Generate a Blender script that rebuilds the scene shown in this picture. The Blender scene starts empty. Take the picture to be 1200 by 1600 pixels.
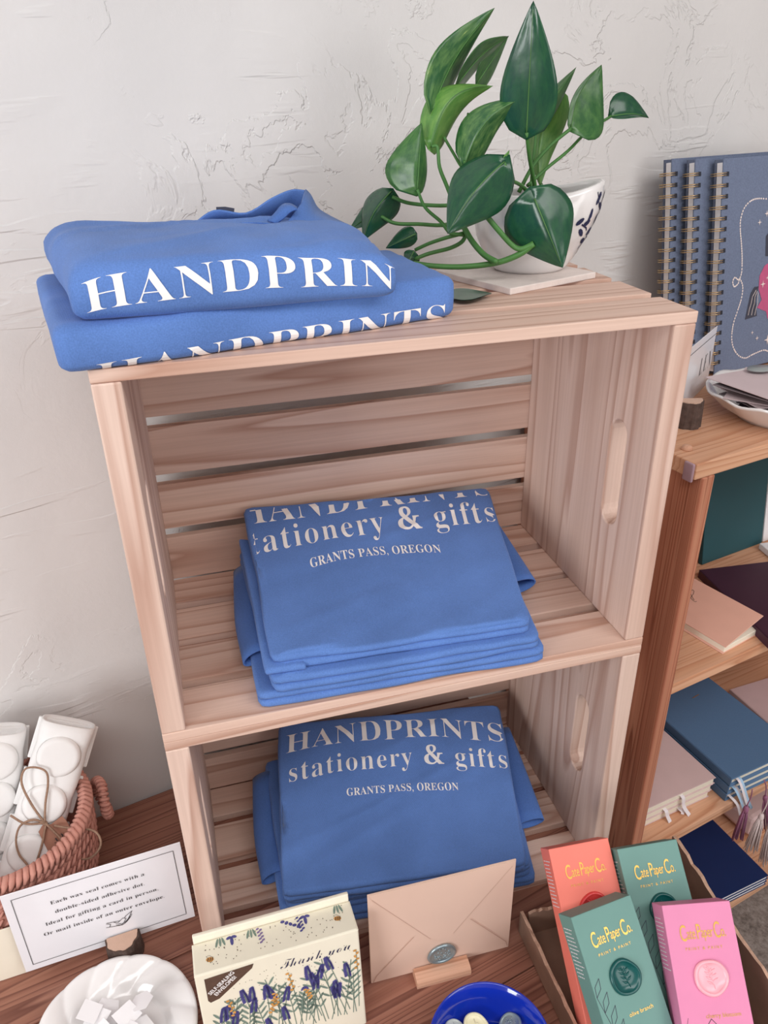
import bpy, bmesh, math, random
import numpy as np
from mathutils import Vector, Matrix, noise

# ------------------------------------------------------------------ camera
sc = bpy.context.scene
col = sc.collection
CAM = np.array([0.05583572, -0.52654447, 0.81026911])
YAW, PITCH, ROLL = 0.26333918, -0.49225702, -0.02157057
FPX = 1223.34


def cam_axes():
    f = np.array([math.sin(YAW) * math.cos(PITCH), math.cos(YAW) * math.cos(PITCH), math.sin(PITCH)])
    r = np.array([math.cos(YAW), -math.sin(YAW), 0.0])
    u = np.cross(r, f)
    c, s = math.cos(ROLL), math.sin(ROLL)
    return np.array([c * r + s * u, -s * r + c * u, f])


RC = cam_axes()
cam_data = bpy.data.cameras.new('camera')
cam_data.sensor_fit = 'VERTICAL'
cam_data.sensor_height = 36.0
cam_data.lens = FPX * 36.0 / 1600.0
cam_data.clip_start = 0.02
cam = bpy.data.objects.new('camera', cam_data)
col.objects.link(cam)
m3 = Matrix((RC[0], RC[1], -RC[2])).transposed()
cam.matrix_world = Matrix.Translation(Vector(CAM)) @ m3.to_4x4()
sc.camera = cam

# ------------------------------------------------------------------ light
world = bpy.data.worlds.new('room_light')
sc.world = world
world.use_nodes = True
bg = world.node_tree.nodes['Background']
bg.inputs[0].default_value = (1.0, 0.985, 0.98, 1)
bg.inputs[1].default_value = 0.25


def area(name, loc, target, sx, sy, power, color):
    d = bpy.data.lights.new(name, 'AREA')
    d.shape = 'RECTANGLE'
    d.size, d.size_y = sx, sy
    d.energy = power
    d.color = color
    o = bpy.data.objects.new(name, d)
    col.objects.link(o)
    o.location = loc
    o.rotation_euler = (Vector(target) - Vector(loc)).to_track_quat('-Z', 'Y').to_euler()
    return o


area('window_light_left', (-1.85, -1.45, 0.72), (0.2, 0.1, 0.35), 1.1, 1.2, 38, (0.98, 0.99, 1.0))
area('window_light_right', (1.75, -2.35, 0.95), (0.3, 0.1, 0.4), 1.3, 1.3, 14, (1.0, 0.985, 0.97))
area('ceiling_light', (-0.3, -1.45, 1.93), (-0.3, -1.45, 0), 1.5, 0.9, 17, (1.0, 0.98, 0.97))
area('ceiling_light', (1.3, -1.25, 1.93), (1.3, -1.25, 0), 1.5, 0.9, 17, (1.0, 0.98, 0.97))
sc.view_settings.view_transform = 'Standard'
sc.view_settings.look = 'None'
sc.view_settings.gamma = 1.0
sc.view_settings.exposure = 0.27
sc.view_settings.use_curve_mapping = False

# ------------------------------------------------------------------ pixels to places
TH = math.radians(12.5)          # the wall, table and bookcase are turned against the crates
EU = np.array([math.cos(TH), math.sin(TH), 0.0])
EV = np.array([-math.sin(TH), math.cos(TH), 0.0])
EZ = np.array([0.0, 0.0, 1.0])


def ray(x, y):
    return RC.T @ np.array([(x - 600) / FPX, -(y - 800) / FPX, 1.0])


def proj(P):
    q = RC @ (np.asarray(P, float) - CAM)
    return np.array([600 + FPX * q[0] / q[2], 800 - FPX * q[1] / q[2]])


def onz(x, y, z):
    d = ray(x, y)
    return CAM + d * ((z - CAM[2]) / d[2])


def ony(x, y, Y):
    d = ray(x, y)
    return CAM + d * ((Y - CAM[1]) / d[1])


def onplane(x, y, P0, n):
    d = ray(x, y)
    return CAM + d * (np.dot(np.asarray(P0) - CAM, n) / np.dot(d, n))


def RM(u, v, z):
    return u * EU + v * EV + z * EZ


def UV(P):
    return np.array([P @ EU, P @ EV, P[2]])


def unit(a):
    a = np.asarray(a, float)
    return a / np.linalg.norm(a)


# ------------------------------------------------------------------ materials
def lin(c):
    out = []
    for v in c:
        v = v / 255.0
        out.append(v / 12.92 if v <= 0.04045 else ((v + 0.055) / 1.055) ** 2.4)
    return (*out, 1.0)


class NT:
    def __init__(self, name):
        self.m = bpy.data.materials.new(name)
        self.m.use_nodes = True
        self.t = self.m.node_tree
        self.b = self.t.nodes['Principled BSDF']

    def n(self, typ, **kw):
        nd = self.t.nodes.new(typ)
        for k, v in kw.items():
            if k.startswith('i_'):
                key = k[2:]
                nd.inputs[int(key) if key.isdigit() else key].default_value = v
            else:
                setattr(nd, k, v)
        return nd

    def l(self, a, ao, b, bi):
        self.t.links.new(a.outputs[ao], b.inputs[bi])


def ramp(nt, stops):
    r = nt.n('ShaderNodeValToRGB')
    e = r.color_ramp.elements
    while len(e) < len(stops):
        e.new(0.5)
    for k, (p, c) in enumerate(stops):
        e[k].position = p
        e[k].color = c if len(c) == 4 else (*c, 1)
    return r


def plain(name, rgb, rough=0.6, var=0.06, scale=40, bump=0.0, bscale=400, metal=0.0, coat=0.0, spec=0.4, sheen=0.0):
    nt = NT(name)
    c = lin(rgb)
    tc = nt.n('ShaderNodeTexCoord')
    nz = nt.n('ShaderNodeTexNoise', i_Scale=scale, i_Detail=4.0)
    nt.l(tc, 'Object', nz, 'Vector')
    r = ramp(nt, [(0.25, [v * (1 - var) for v in c[:3]]), (0.75, [min(1, v * (1 + var)) for v in c[:3]])])
    nt.l(nz, 'Fac', r, 'Fac')
    nt.l(r, 'Color', nt.b, 'Base Color')
    nt.b.inputs['Roughness'].default_value = rough
    nt.b.inputs['Metallic'].default_value = metal
    nt.b.inputs['Coat Weight'].default_value = coat
    nt.b.inputs['Specular IOR Level'].default_value = spec
    nt.b.inputs['Sheen Weight'].default_value = sheen
    if bump:
        n2 = nt.n('ShaderNodeTexNoise', i_Scale=bscale, i_Detail=3.0)
        nt.l(tc, 'Object', n2, 'Vector')
        bp = nt.n('ShaderNodeBump', i_Strength=bump, i_Distance=0.001)
        nt.l(n2, 'Fac', bp, 'Height')
        nt.l(bp, 'Normal', nt.b, 'Normal')
    return nt.m


def wood(name, light, mid, dark, axis='X', ring=38.0, rough=0.55, streak=0.5, bump=0.15, freq=9.0, st=0.045):
    """sawn board: growth rings from a stretched, warped noise, fine fibres along the grain"""
    nt = NT(name)
    tc = nt.n('ShaderNodeTexCoord')
    oi = nt.n('ShaderNodeObjectInfo')
    off = nt.n('ShaderNodeVectorMath', operation='SCALE')
    cmb = nt.n('ShaderNodeCombineXYZ')
    mul = nt.n('ShaderNodeMath', operation='MULTIPLY', i_1=23.7)
    nt.l(oi, 'Random', mul, 0)
    for k in range(3):
        nt.l(mul, 0, cmb, k)
    nt.l(cmb, 0, off, 0)
    off.inputs['Scale'].default_value = 0.37
    add = nt.n('ShaderNodeVectorMath', operation='ADD')
    nt.l(tc, 'Object', add, 0)
    nt.l(off, 0, add, 1)
    s = {'X': (st, 1, 1), 'Y': (1, st, 1), 'Z': (1, 1, st)}[axis]
    f = {'X': (0.02, 1, 1), 'Y': (1, 0.02, 1), 'Z': (1, 1, 0.02)}[axis]
    mp = nt.n('ShaderNodeMapping')
    mp.inputs['Scale'].default_value = s
    nt.l(add, 0, mp, 'Vector')
    n1 = nt.n('ShaderNodeTexNoise', i_Scale=freq, i_Detail=1.5, i_Roughness=0.45)
    nt.l(mp, 0, n1, 'Vector')
    mm = nt.n('ShaderNodeMath', operation='MULTIPLY', i_1=ring)
    nt.l(n1, 'Fac', mm, 0)
    fr = nt.n('ShaderNodeMath', operation='FRACT')
    nt.l(mm, 0, fr, 0)
    r1 = ramp(nt, [(0.0, lin(light)), (0.62, lin(mid)), (0.90, lin(dark)), (1.0, lin(light))])
    nt.l(fr, 0, r1, 'Fac')
    mp2 = nt.n('ShaderNodeMapping')
    mp2.inputs['Scale'].default_value = f
    nt.l(add, 0, mp2, 'Vector')
    n2 = nt.n('ShaderNodeTexNoise', i_Scale=420.0, i_Detail=3.0)
    nt.l(mp2, 0, n2, 'Vector')
    r2 = ramp(nt, [(0.3, (0.72, 0.66, 0.62)), (0.65, (1, 1, 1))])
    nt.l(n2, 'Fac', r2, 'Fac')
    mx = nt.n('ShaderNodeMix', data_type='RGBA', blend_type='MULTIPLY')
    mx.inputs['Factor'].default_value = streak
    nt.l(r1, 'Color', mx, 6)
    nt.l(r2, 'Color', mx, 7)
    # boards differ a little in tone
    hv = nt.n('ShaderNodeHueSaturation')
    vr = nt.n('ShaderNodeMapRange', i_3=0.9, i_4=1.07)
    nt.l(oi, 'Random', vr, 0)
    nt.l(vr, 0, hv, 'Value')
    nt.l(mx, 2, hv, 'Color')
    nt.l(hv, 0, nt.b, 'Base Color')
    nt.b.inputs['Roughness'].default_value = rough
    nt.b.inputs['Specular IOR Level'].default_value = 0.3
    bp = nt.n('ShaderNodeBump', i_Strength=bump, i_Distance=0.0006)
    nt.l(n2, 'Fac', bp, 'Height')
    nt.l(bp, 'Normal', nt.b, 'Normal')
    return nt.m


def plaster():
    nt = NT('wall_plaster')
    tc = nt.n('ShaderNodeTexCoord')

    def nz(scale, detail=5.0, rough=0.55, sc3=None, rot=0.0, dist=0.0):
        mp = nt.n('ShaderNodeMapping')
        if sc3:
            mp.inputs['Scale'].default_value = sc3
        mp.inputs['Rotation'].default_value = (0, rot, 0)
        nt.l(tc, 'Object', mp, 'Vector')
        n = nt.n('ShaderNodeTexNoise', i_Scale=scale, i_Detail=detail, i_Roughness=rough)
        n.inputs['Distortion'].default_value = dist
        nt.l(mp, 0, n, 'Vector')
        return n

    def math_(op, a, b=None, va=None, vb=None):
        m = nt.n('ShaderNodeMath', operation=op)
        for k, (s, v) in enumerate(((a, va), (b, vb))):
            if s is not None:
                nt.l(s[0], s[1], m, k)
            elif v is not None:
                m.inputs[k].default_value = v
        return (m, 0)

    # trowelled skim: broad flat sheets with crisp torn edges, kept to patches
    a = nz(9.0, 6.0, 0.6, dist=0.6)
    ra = ramp(nt, [(0.50, (0, 0, 0)), (0.515, (1, 1, 1)), (0.60, (0.8, 0.8, 0.8)), (0.612, (0.1, 0.1, 0.1))])
    nt.l(a, 'Fac', ra, 'Fac')
    patch = nz(3.4, 2.0)
    rp = ramp(nt, [(0.50, (0, 0, 0)), (0.60, (1, 1, 1))])
    nt.l(patch, 'Fac', rp, 'Fac')
    sheets = math_('MULTIPLY', (ra, 0), (rp, 0))
    # dragged strokes
    b = nz(26.0, 3.0, 0.5, sc3=(0.22, 1.0, 1.6), rot=0.45, dist=0.4)
    rb = ramp(nt, [(0.52, (0, 0, 0)), (0.56, (1, 1, 1)), (0.72, (0.5, 0.5, 0.5))])
    nt.l(b, 'Fac', rb, 'Fac')
    pb = nz(5.2, 2.0)
    rpb = ramp(nt, [(0.48, (0, 0, 0)), (0.60, (1, 1, 1))])
    nt.l(pb, 'Fac', rpb, 'Fac')
    strokes = math_('MULTIPLY', (rb, 0), (rpb, 0))
    fine = nz(60.0, 5.0, 0.6)
    broad = nz(5.0, 2.0)
    h = math_('ADD', math_('MULTIPLY', sheets, None, vb=0.55), math_('MULTIPLY', strokes, None, vb=0.5))
    h = math_('ADD', h, math_('MULTIPLY', (fine, 'Fac'), None, vb=0.34))
    h = math_('ADD', h, math_('MULTIPLY', (broad, 'Fac'), None, vb=1.2))
    # pin holes
    vo = nt.n('ShaderNodeTexVoronoi', i_Scale=26.0)
    nt.l(tc, 'Object', vo, 'Vector')
    rv = ramp(nt, [(0.015, (1, 1, 1)), (0.04, (0, 0, 0))])
    nt.l(vo, 'Distance', rv, 'Fac')
    gate = nz(7.0, 1.0)
    rg = ramp(nt, [(0.56, (0, 0, 0)), (0.58, (1, 1, 1))])
    nt.l(gate, 'Fac', rg, 'Fac')
    pin = math_('MULTIPLY', (rv, 0), (rg, 0))
    h = math_('SUBTRACT', h, math_('MULTIPLY', pin, None, vb=0.9))
    bp = nt.n('ShaderNodeBump', i_Strength=0.75, i_Distance=0.0022)
    nt.l(h[0], 0, bp, 'Height')
    nt.l(bp, 'Normal', nt.b, 'Normal')
    rc = ramp(nt, [(0.3, lin((219, 217, 216))), (0.7, lin((227, 225, 224)))])
    nt.l(broad, 'Fac', rc, 'Fac')
    nt.l(rc, 'Color', nt.b, 'Base Color')
    nt.b.inputs['Roughness'].default_value = 0.6
    nt.b.inputs['Specular IOR Level'].default_value = 0.25
    return nt.m


def fabric(name, rgb, period=0.0011):
    nt = NT(name)
    c = lin(rgb)
    tc = nt.n('ShaderNodeTexCoord')
    n1 = nt.n('ShaderNodeTexNoise', i_Scale=18.0, i_Detail=4.0)
    nt.l(tc, 'Object', n1, 'Vector')
    n3 = nt.n('ShaderNodeTexNoise', i_Scale=900.0, i_Detail=2.0)
    nt.l(tc, 'Object', n3, 'Vector')
    ad = nt.n('ShaderNodeMath', operation='ADD')
    nt.l(n1, 'Fac', ad, 0)
    nt.l(n3, 'Fac', ad, 1)
    r = ramp(nt, [(0.35, [v * 0.86 for v in c[:3]]), (0.65, [min(1, v * 1.14) for v in c[:3]])])
    hf = nt.n('ShaderNodeMath', operation='MULTIPLY', i_1=0.5)
    nt.l(ad, 0, hf, 0)
    nt.l(hf, 0, r, 'Fac')
    nt.l(r, 'Color', nt.b, 'Base Color')
    w = nt.n('ShaderNodeTexWave', i_Scale=1.0 / period / 6.283 * 2)
    nt.l(tc, 'Object', w, 'Vector')
    w.inputs['Distortion'].default_value = 1.5
    sm = nt.n('ShaderNodeMath', operation='ADD')
    nt.l(w, 'Fac', sm, 0)
    nt.l(n3, 'Fac', sm, 1)
    bp = nt.n('ShaderNodeBump', i_Strength=0.25, i_Distance=0.0006)
    nt.l(sm, 0, bp, 'Height')
    nt.l(bp, 'Normal', nt.b, 'Normal')
    nt.b.inputs['Roughness'].default_value = 0.9
    nt.b.inputs['Sheen Weight'].default_value = 0.15
    nt.b.inputs['Sheen Roughness'].default_value = 0.4
    nt.b.inputs['Specular IOR Level'].default_value = 0.1
    return nt.m


def leaf_mat(name, dark, lightc, amount, rough=0.32):
    """pothos leaf: green with cream-green splashes that run outwards from the midrib"""
    nt = NT(name)
    tc = nt.n('ShaderNodeTexCoord')
    mp = nt.n('ShaderNodeMapping')
    mp.inputs['Scale'].default_value = (1.0, 0.35, 1.0)
    nt.l(tc, 'UV', mp, 'Vector')
    oi = nt.n('ShaderNodeObjectInfo')
    n1 = nt.n('ShaderNodeTexNoise', i_Scale=9.0, i_Detail=5.0, i_Roughness=0.65)
    n1.noise_dimensions = '4D'
    mu = nt.n('ShaderNodeMath', operation='MULTIPLY', i_1=40.0)
    nt.l(oi, 'Random', mu, 0)
    nt.l(mu, 0, n1, 'W')
    nt.l(mp, 0, n1, 'Vector')
    r = ramp(nt, [(0.40, lin(dark)), (0.80 - amount * 0.4, lin([(a * 0.6 + b * 0.4) for a, b in zip(dark, lightc)])), (0.86 - amount * 0.4, lin(lightc))])
    nt.l(n1, 'Fac', r, 'Fac')
    nt.l(r, 'Color', nt.b, 'Base Color')
    nt.b.inputs['Roughness'].default_value = rough
    nt.b.inputs['Specular IOR Level'].default_value = 0.6
    nt.b.inputs['Subsurface Weight'].default_value = 0.0
    n2 = nt.n('ShaderNodeTexNoise', i_Scale=120.0, i_Detail=2.0)
    nt.l(tc, 'Object', n2, 'Vector')
    bp = nt.n('ShaderNodeBump', i_Strength=0.12, i_Distance=0.001)
    nt.l(n2, 'Fac', bp, 'Height')
    nt.l(bp, 'Normal', nt.b, 'Normal')
    return nt.m


def concrete():
    nt = NT('concrete_floor')
    tc = nt.n('ShaderNodeTexCoord')
    n1 = nt.n('ShaderNodeTexNoise', i_Scale=9.0, i_Detail=8.0, i_Roughness=0.7)
    nt.l(tc, 'Object', n1, 'Vector')
    n2 = nt.n('ShaderNodeTexNoise', i_Scale=90.0, i_Detail=5.0, i_Roughness=0.75)
    nt.l(tc, 'Object', n2, 'Vector')
    ad = nt.n('ShaderNodeMath', operation='ADD')
    nt.l(n1, 'Fac', ad, 0)
    nt.l(n2, 'Fac', ad, 1)
    hf = nt.n('ShaderNodeMath', operation='MULTIPLY', i_1=0.5)
    nt.l(ad, 0, hf, 0)
    r = ramp(nt, [(0.36, lin((88, 78, 72))), (0.5, lin((150, 139, 132))), (0.62, lin((180, 172, 166)))])
    nt.l(hf, 0, r, 'Fac')
    nt.l(r, 'Color', nt.b, 'Base Color')
    nt.b.inputs['Roughness'].default_value = 0.7
    return nt.m


WOOD_CRATE_X = wood('crate_pine_along', (229, 199, 183), (221, 188, 171), (196, 155, 136), 'X', ring=10, freq=15, streak=0.3)
WOOD_CRATE_Z = wood('crate_pine_upright', (229, 202, 188), (220, 191, 176), (198, 162, 146), 'Z', ring=10, freq=15, streak=0.3)
WOOD_FIR_X = wood('fir_board', (224, 176, 144), (218, 166, 132), (200, 142, 108), 'X', ring=15, freq=22, rough=0.42, streak=0.35)
WOOD_FIR_Z = wood('fir_upright', (198, 138, 110), (186, 120, 94), (156, 94, 71), 'Z', ring=26, freq=30, rough=0.42, streak=0.4, st=0.012)
WOOD_TABLE = wood('table_plank', (164, 116, 98), (150, 102, 86), (116, 74, 63), 'X', ring=18, freq=24, rough=0.42, streak=0.6, st=0.02)
WOOD_BLOCK = wood('block_wood', (226, 182, 156), (214, 166, 138), (192, 140, 112), 'X', ring=14)
BARK = plain('bark', (84, 68, 62), 0.95, 0.35, 160, 0.9, 260)
CUT_WOOD = plain('cut_wood', (206, 172, 152), 0.7, 0.08, 60, 0.2, 300)
PLASTER = plaster()
FLOOR_MAT = concrete()
SHIRT = fabric('blue_cotton', (96, 131, 196))
SHIRT_IN = fabric('blue_cotton_inside', (88, 124, 192))
INK_WHITE = plain('white_ink', (246, 243, 242), 0.75, 0.02)
INK_DARK = plain('dark_ink', (62, 58, 60), 0.7, 0.02)
INK_NAVY = plain('navy_ink', (38, 42, 78), 0.6, 0.1, 90)
GOLD = plain('gold_foil', (232, 186, 98), 0.32, 0.05, metal=0.75)
CERAMIC = plain('white_ceramic', (236, 233, 232), 0.16, 0.01, coat=0.5, spec=0.5)
TILE = plain('whitewashed_tile', (232, 220, 214), 0.7, 0.07, 90, 0.3, 400)
PAPER = plain('white_paper', (240, 238, 240), 0.55, 0.01)
PAPER_CREAM = plain('cream_paper', (240, 232, 214), 0.6, 0.02)
CARD_GLOSS = plain('laminated_card', (236, 235, 240), 0.22, 0.01, coat=0.3)
KRAFT = plain('kraft_tag', (172, 124, 104), 0.8, 0.08, 90)
CARDBOARD = plain('cardboard', (150, 118, 100), 0.85, 0.1, 60, 0.2, 300)
CARDBOARD_EDGE = plain('cardboard_edge', (196, 160, 138), 0.9, 0.15, 200, 0.5, 500)
ENVELOPE = plain('blush_envelope', (224, 192, 174), 0.7, 0.02, 20)
ENVELOPE_LINE = plain('envelope_crease', (190, 152, 134), 0.8, 0.02)
SILVER = plain('silver_wax', (150, 166, 172), 0.28, 0.06, 60, metal=0.55)
WAX_TEAL = plain('teal_wax', (8, 82, 80), 0.28, 0.05, coat=0.3)
WAX_RED = plain('coral_wax', (222, 66, 66), 0.3, 0.05, coat=0.3)
WAX_PINK = plain('pink_wax', (250, 178, 190), 0.3, 0.04, coat=0.3)
WAX_CREAM = plain('cream_wax', (238, 230, 190), 0.35, 0.04, coat=0.3)
WAX_GREY = plain('grey_wax', (196, 204, 200), 0.3, 0.05, coat=0.3)
BOX_CORAL = plain('coral_card', (240, 128, 112), 0.5, 0.02)
BOX_GREEN = plain('sage_card', (108, 150, 142), 0.5, 0.02)
BOX_PINK = plain('pink_card', (224, 138, 176), 0.5, 0.02)
BLUE_GLAZE = plain('cobalt_glaze', (18, 46, 168), 0.1, 0.05, coat=0.8, spec=0.6)
BASKET = plain('pink_straw', (196, 140, 126), 0.8, 0.14, 120, 0.4, 300)
PULP = plain('white_moulded_pulp', (238, 237, 236), 0.55, 0.01, 60, 0.12, 500)
TWINE = plain('jute_twine', (158, 128, 108), 0.95, 0.2, 400, 0.5, 700)
BOXCREAM = plain('cream_box', (238, 232, 212), 0.55, 0.02)
LAV = plain('lavender_print', (78, 76, 138), 0.6, 0.25, 300)
LAV2 = plain('mauve_print', (132, 112, 156), 0.6, 0.2, 300)
LEAFP = plain('sage_print', (120, 140, 128), 0.6, 0.2, 200)
OCHRE = plain('ochre_print', (206, 150, 82), 0.6, 0.2, 200)
BROWN = plain('brown_print', (92, 70, 58), 0.6, 0.15, 200)
DENIM = plain('denim_cover', (112, 124, 150), 0.75, 0.14, 500, 0.4, 900)
DENIM_D = plain('denim_cover_dark', (92, 100, 120), 0.75, 0.14, 500, 0.4, 900)
WIRE = plain('gold_wire', (196, 168, 128), 0.3, 0.04, metal=0.85)
HOLE = plain('punched_hole', (46, 48, 58), 0.8, 0.02)
ROPE = plain('rope_print', (238, 224, 220), 0.7, 0.05, 300)
PINKP = plain('pink_print', (196, 92, 134), 0.65, 0.06, 200)
CHAR = plain('charcoal_print', (66, 68, 82), 0.7, 0.05)
TEAL = plain('teal_folder', (38, 82, 90), 0.6, 0.04, 30)
PLUM = plain('plum_cover', (66, 36, 54), 0.5, 0.05)
BLUSH = plain('blush_cover', (232, 180, 160), 0.6, 0.03)
STEEL = plain('steel_blue_cloth', (88, 120, 156), 0.7, 0.05, 500, 0.15, 900)
DUSTY = plain('dusty_pink_cover', (218, 190, 188), 0.6, 0.03)
MAUVE = plain('mauve_cover', (200, 172, 172), 0.6, 0.03)
NAVY = plain('navy_cover', (22, 44, 92), 0.5, 0.05)
OLIVE = plain('dark_olive_cover', (50, 48, 44), 0.6, 0.05)
RIB_BLUE = plain('blue_ribbon', (176, 208, 236), 0.4, 0.05)
RIB_WHITE = plain('white_ribbon', (236, 228, 232), 0.4, 0.03)
TAS_MAUVE = plain('mauve_thread', (160, 104, 136), 0.7, 0.15, 400)
TAS_WHITE = plain('white_thread', (232, 216, 214), 0.7, 0.08, 400)
RUBBER = plain('clear_pink_bumper', (176, 146, 156), 0.3, 0.06, 90)
LEAF_DARK = leaf_mat('pothos_leaf_dark', (22, 72, 52), (64, 122, 62), 0.2, 0.26)
LEAF_MID = leaf_mat('pothos_leaf', (40, 92, 46), (140, 176, 88), 0.25)
LEAF_LIGHT = leaf_mat('pothos_leaf_young', (84, 138, 62), (170, 196, 106), 0.3)
LEAF_VAR = leaf_mat('pothos_leaf_variegated', (38, 92, 50), (186, 206, 120), 0.42)
STEM = plain('pothos_stem', (74, 124, 62), 0.45, 0.12, 90)
VEIN = plain('leaf_vein', (84, 130, 70), 0.5, 0.05)
SOIL = plain('soil', (60, 48, 42), 0.95, 0.3, 200, 0.8, 300)


# ------------------------------------------------------------------ mesh helpers
def T4(loc, rotz=0.0):
    return Matrix.Translation(Vector(loc)) @ Matrix.Rotation(rotz, 4, 'Z')


def tag(o, label, cat, group=None, kind=None):
    if label:
        o['label'] = label
    if cat:
        o['category'] = cat
    if group:
        o['group'] = group
    if kind:
        o['kind'] = kind
    return o


def make_mesh(name, V, F, mats, smooth=False, fm=None, uv=None):
    me = bpy.data.meshes.new(name)
    me.from_pydata([tuple(map(float, v)) for v in V], [], [tuple(f) for f in F])
    for m in (mats if isinstance(mats, (list, tuple)) else [mats]):
        me.materials.append(m)
    if fm is not None:
        me.polygons.foreach_set('material_index', fm)
    if smooth:
        me.polygons.foreach_set('use_smooth', [True] * len(me.polygons))
    if uv is not None:
        ul = me.uv_layers.new(name='UVMap')
        for lp in me.loops:
            ul.data[lp.index].uv = uv[lp.vertex_index]
    me.update()
    return me


def link(name, me, parent=None):
    o = bpy.data.objects.new(name, me)
    col.objects.link(o)
    if parent is not None:
        o.parent = parent
    return o


class Thing:
    """an Empty at the thing's base that parents its parts; vertices are given in world space"""

    def __init__(self, name, label, cat, loc, rotz=0.0, group=None, kind=None):
        self.root = link(name, None)
        self.root.empty_display_size = 0.02
        self.mat = T4(loc, rotz)
        self.inv = self.mat.inverted()
        self.root.matrix_world = self.mat
        tag(self.root, label, cat, group, kind)

    def loc(self, V):
        a = np.asarray(self.inv)
        V = np.asarray(V, float).reshape(-1, 3)
        return V @ a[:3, :3].T + a[:3, 3]

    def add(self, name, VF, mats, parent=None, smooth=False, fm=None, label=None, uv=None, kind=None):
        V, F = VF
        me = make_mesh(name, self.loc(V), F, mats, smooth, fm, uv)
        o = link(name, me, parent or self.root)
        if label:
            o['label'] = label
        if kind:
            o['kind'] = kind
        return o


def solo(name, label, cat, VF, mats, loc, rotz=0.0, group=None, kind=None, smooth=False, fm=None):
    mat = T4(loc, rotz)
    a = np.asarray(mat.inverted())
    V = np.asarray(VF[0], float).reshape(-1, 3) @ a[:3, :3].T + a[:3, 3]
    o = link(name, make_mesh(name, V, VF[1], mats, smooth, fm))
    o.matrix_world = mat
    return tag(o, label, cat, group, kind)


def join(*parts):
    V, F = [], []
    for v, f in parts:
        n = len(V)
        V.extend([tuple(map(float, q)) for q in v])
        F.extend([tuple(i + n for i in q) for q in f])
    return V, F


_bbc = {}


def bbox(sx, sy, sz, bev=0.001, seg=2):
    """rounded-edge box centred on the origin"""
    key = (round(sx, 5), round(sy, 5), round(sz, 5), bev, seg)
    if key not in _bbc:
        bm = bmesh.new()
        bmesh.ops.create_cube(bm, size=1.0)
        for v in bm.verts:
            v.co = Vector((v.co.x * sx, v.co.y * sy, v.co.z * sz))
        if bev:
            bmesh.ops.bevel(bm, geom=bm.edges[:], offset=bev, segments=seg, profile=0.5, affect='EDGES')
        bm.verts.index_update()
        _bbc[key] = ([tuple(v.co) for v in bm.verts], [tuple(v.index for v in f.verts) for f in bm.faces])
        bm.free()
    return _bbc[key]


def frame(O, e1, e2, e3, VF):
    V = np.asarray(VF[0], float)
    B = np.array([e1, e2, e3], float)
    return (V @ B + np.asarray(O, float)), VF[1]


def box_between(lo, hi, O=(0, 0, 0), e=(np.array([1., 0, 0]), np.array([0, 1., 0]), EZ), bev=0.001):
    lo, hi = np.array(lo, float), np.array(hi, float)
    v, f = bbox(*(hi - lo), bev)
    return frame(O, *e, (np.asarray(v) + (lo + hi) / 2, f))


ROOM = (EU, EV, EZ)


def lathe(profile, n=32, cx=0, cy=0, cz=0, sx=1.0, sy=1.0, cap=True):
    V, F = [], []
    for r, z in profile:
        for k in range(n):
            a = 2 * math.pi * k / n
            V.append((cx + r * sx * math.cos(a), cy + r * sy * math.sin(a), cz + z))
    for j in range(len(profile) - 1):
        for k in range(n):
            k2 = (k + 1) % n
            F.append((j * n + k, j * n + k2, (j + 1) * n + k2, (j + 1) * n + k))
    if cap:
        if profile[0][0] > 1e-6:
            F.append(tuple(reversed(range(n))))
        if profile[-1][0] > 1e-6:
            b = (len(profile) - 1) * n
            F.append(tuple(range(b, b + n)))
    return V, F


def smooth_path(P, n=6):
    """Catmull-Rom through the points"""
    P = [np.asarray(p, float) for p in P]
    if len(P) < 3:
        return P
    Q = [2 * P[0] - P[1]] + P + [2 * P[-1] - P[-2]]
    out = []
    for i in range(1, len(Q) - 2):
        a, b, c, d = Q[i - 1:i + 3]
        for k in range(n):
            t = k / n
            out.append(0.5 * ((2 * b) + (c - a) * t + (2 * a - 5 * b + 4 * c - d) * t * t + (3 * b - a - 3 * c + d) * t ** 3))
    out.append(P[-1])
    return out


def tube(P, r, n=8, closed=False):
    P = [np.asarray(p, float) for p in P]
    N = len(P)
    rs = r if isinstance(r, (list, tuple, np.ndarray)) else [r] * N
    V, F = [], []
    up = np.array([0.3, 0.2, 0.93])
    for i in range(N):
        a = P[(i - 1) % N] if (closed or i > 0) else P[i]
        b = P[(i + 1) % N] if (closed or i < N - 1) else P[i]
        t = unit(b - a + 1e-12)
        s = np.cross(t, up)
        if np.linalg.norm(s) < 1e-3:
            s = np.cross(t, [1, 0, 0])
        s = unit(s)
        q = np.cross(s, t)
        up = q
        for k in range(n):
            an = 2 * math.pi * k / n
            V.append(P[i] + rs[i] * (math.cos(an) * s + math.sin(an) * q))
    for i in range(N if closed else N - 1):
        j = (i + 1) % N
        for k in range(n):
            k2 = (k + 1) % n
            F.append((i * n + k, i * n + k2, j * n + k2, j * n + k))
    if not closed:
        F.append(tuple(reversed(range(n))))
        F.append(tuple(range((N - 1) * n, N * n)))
    return V, F


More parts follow.
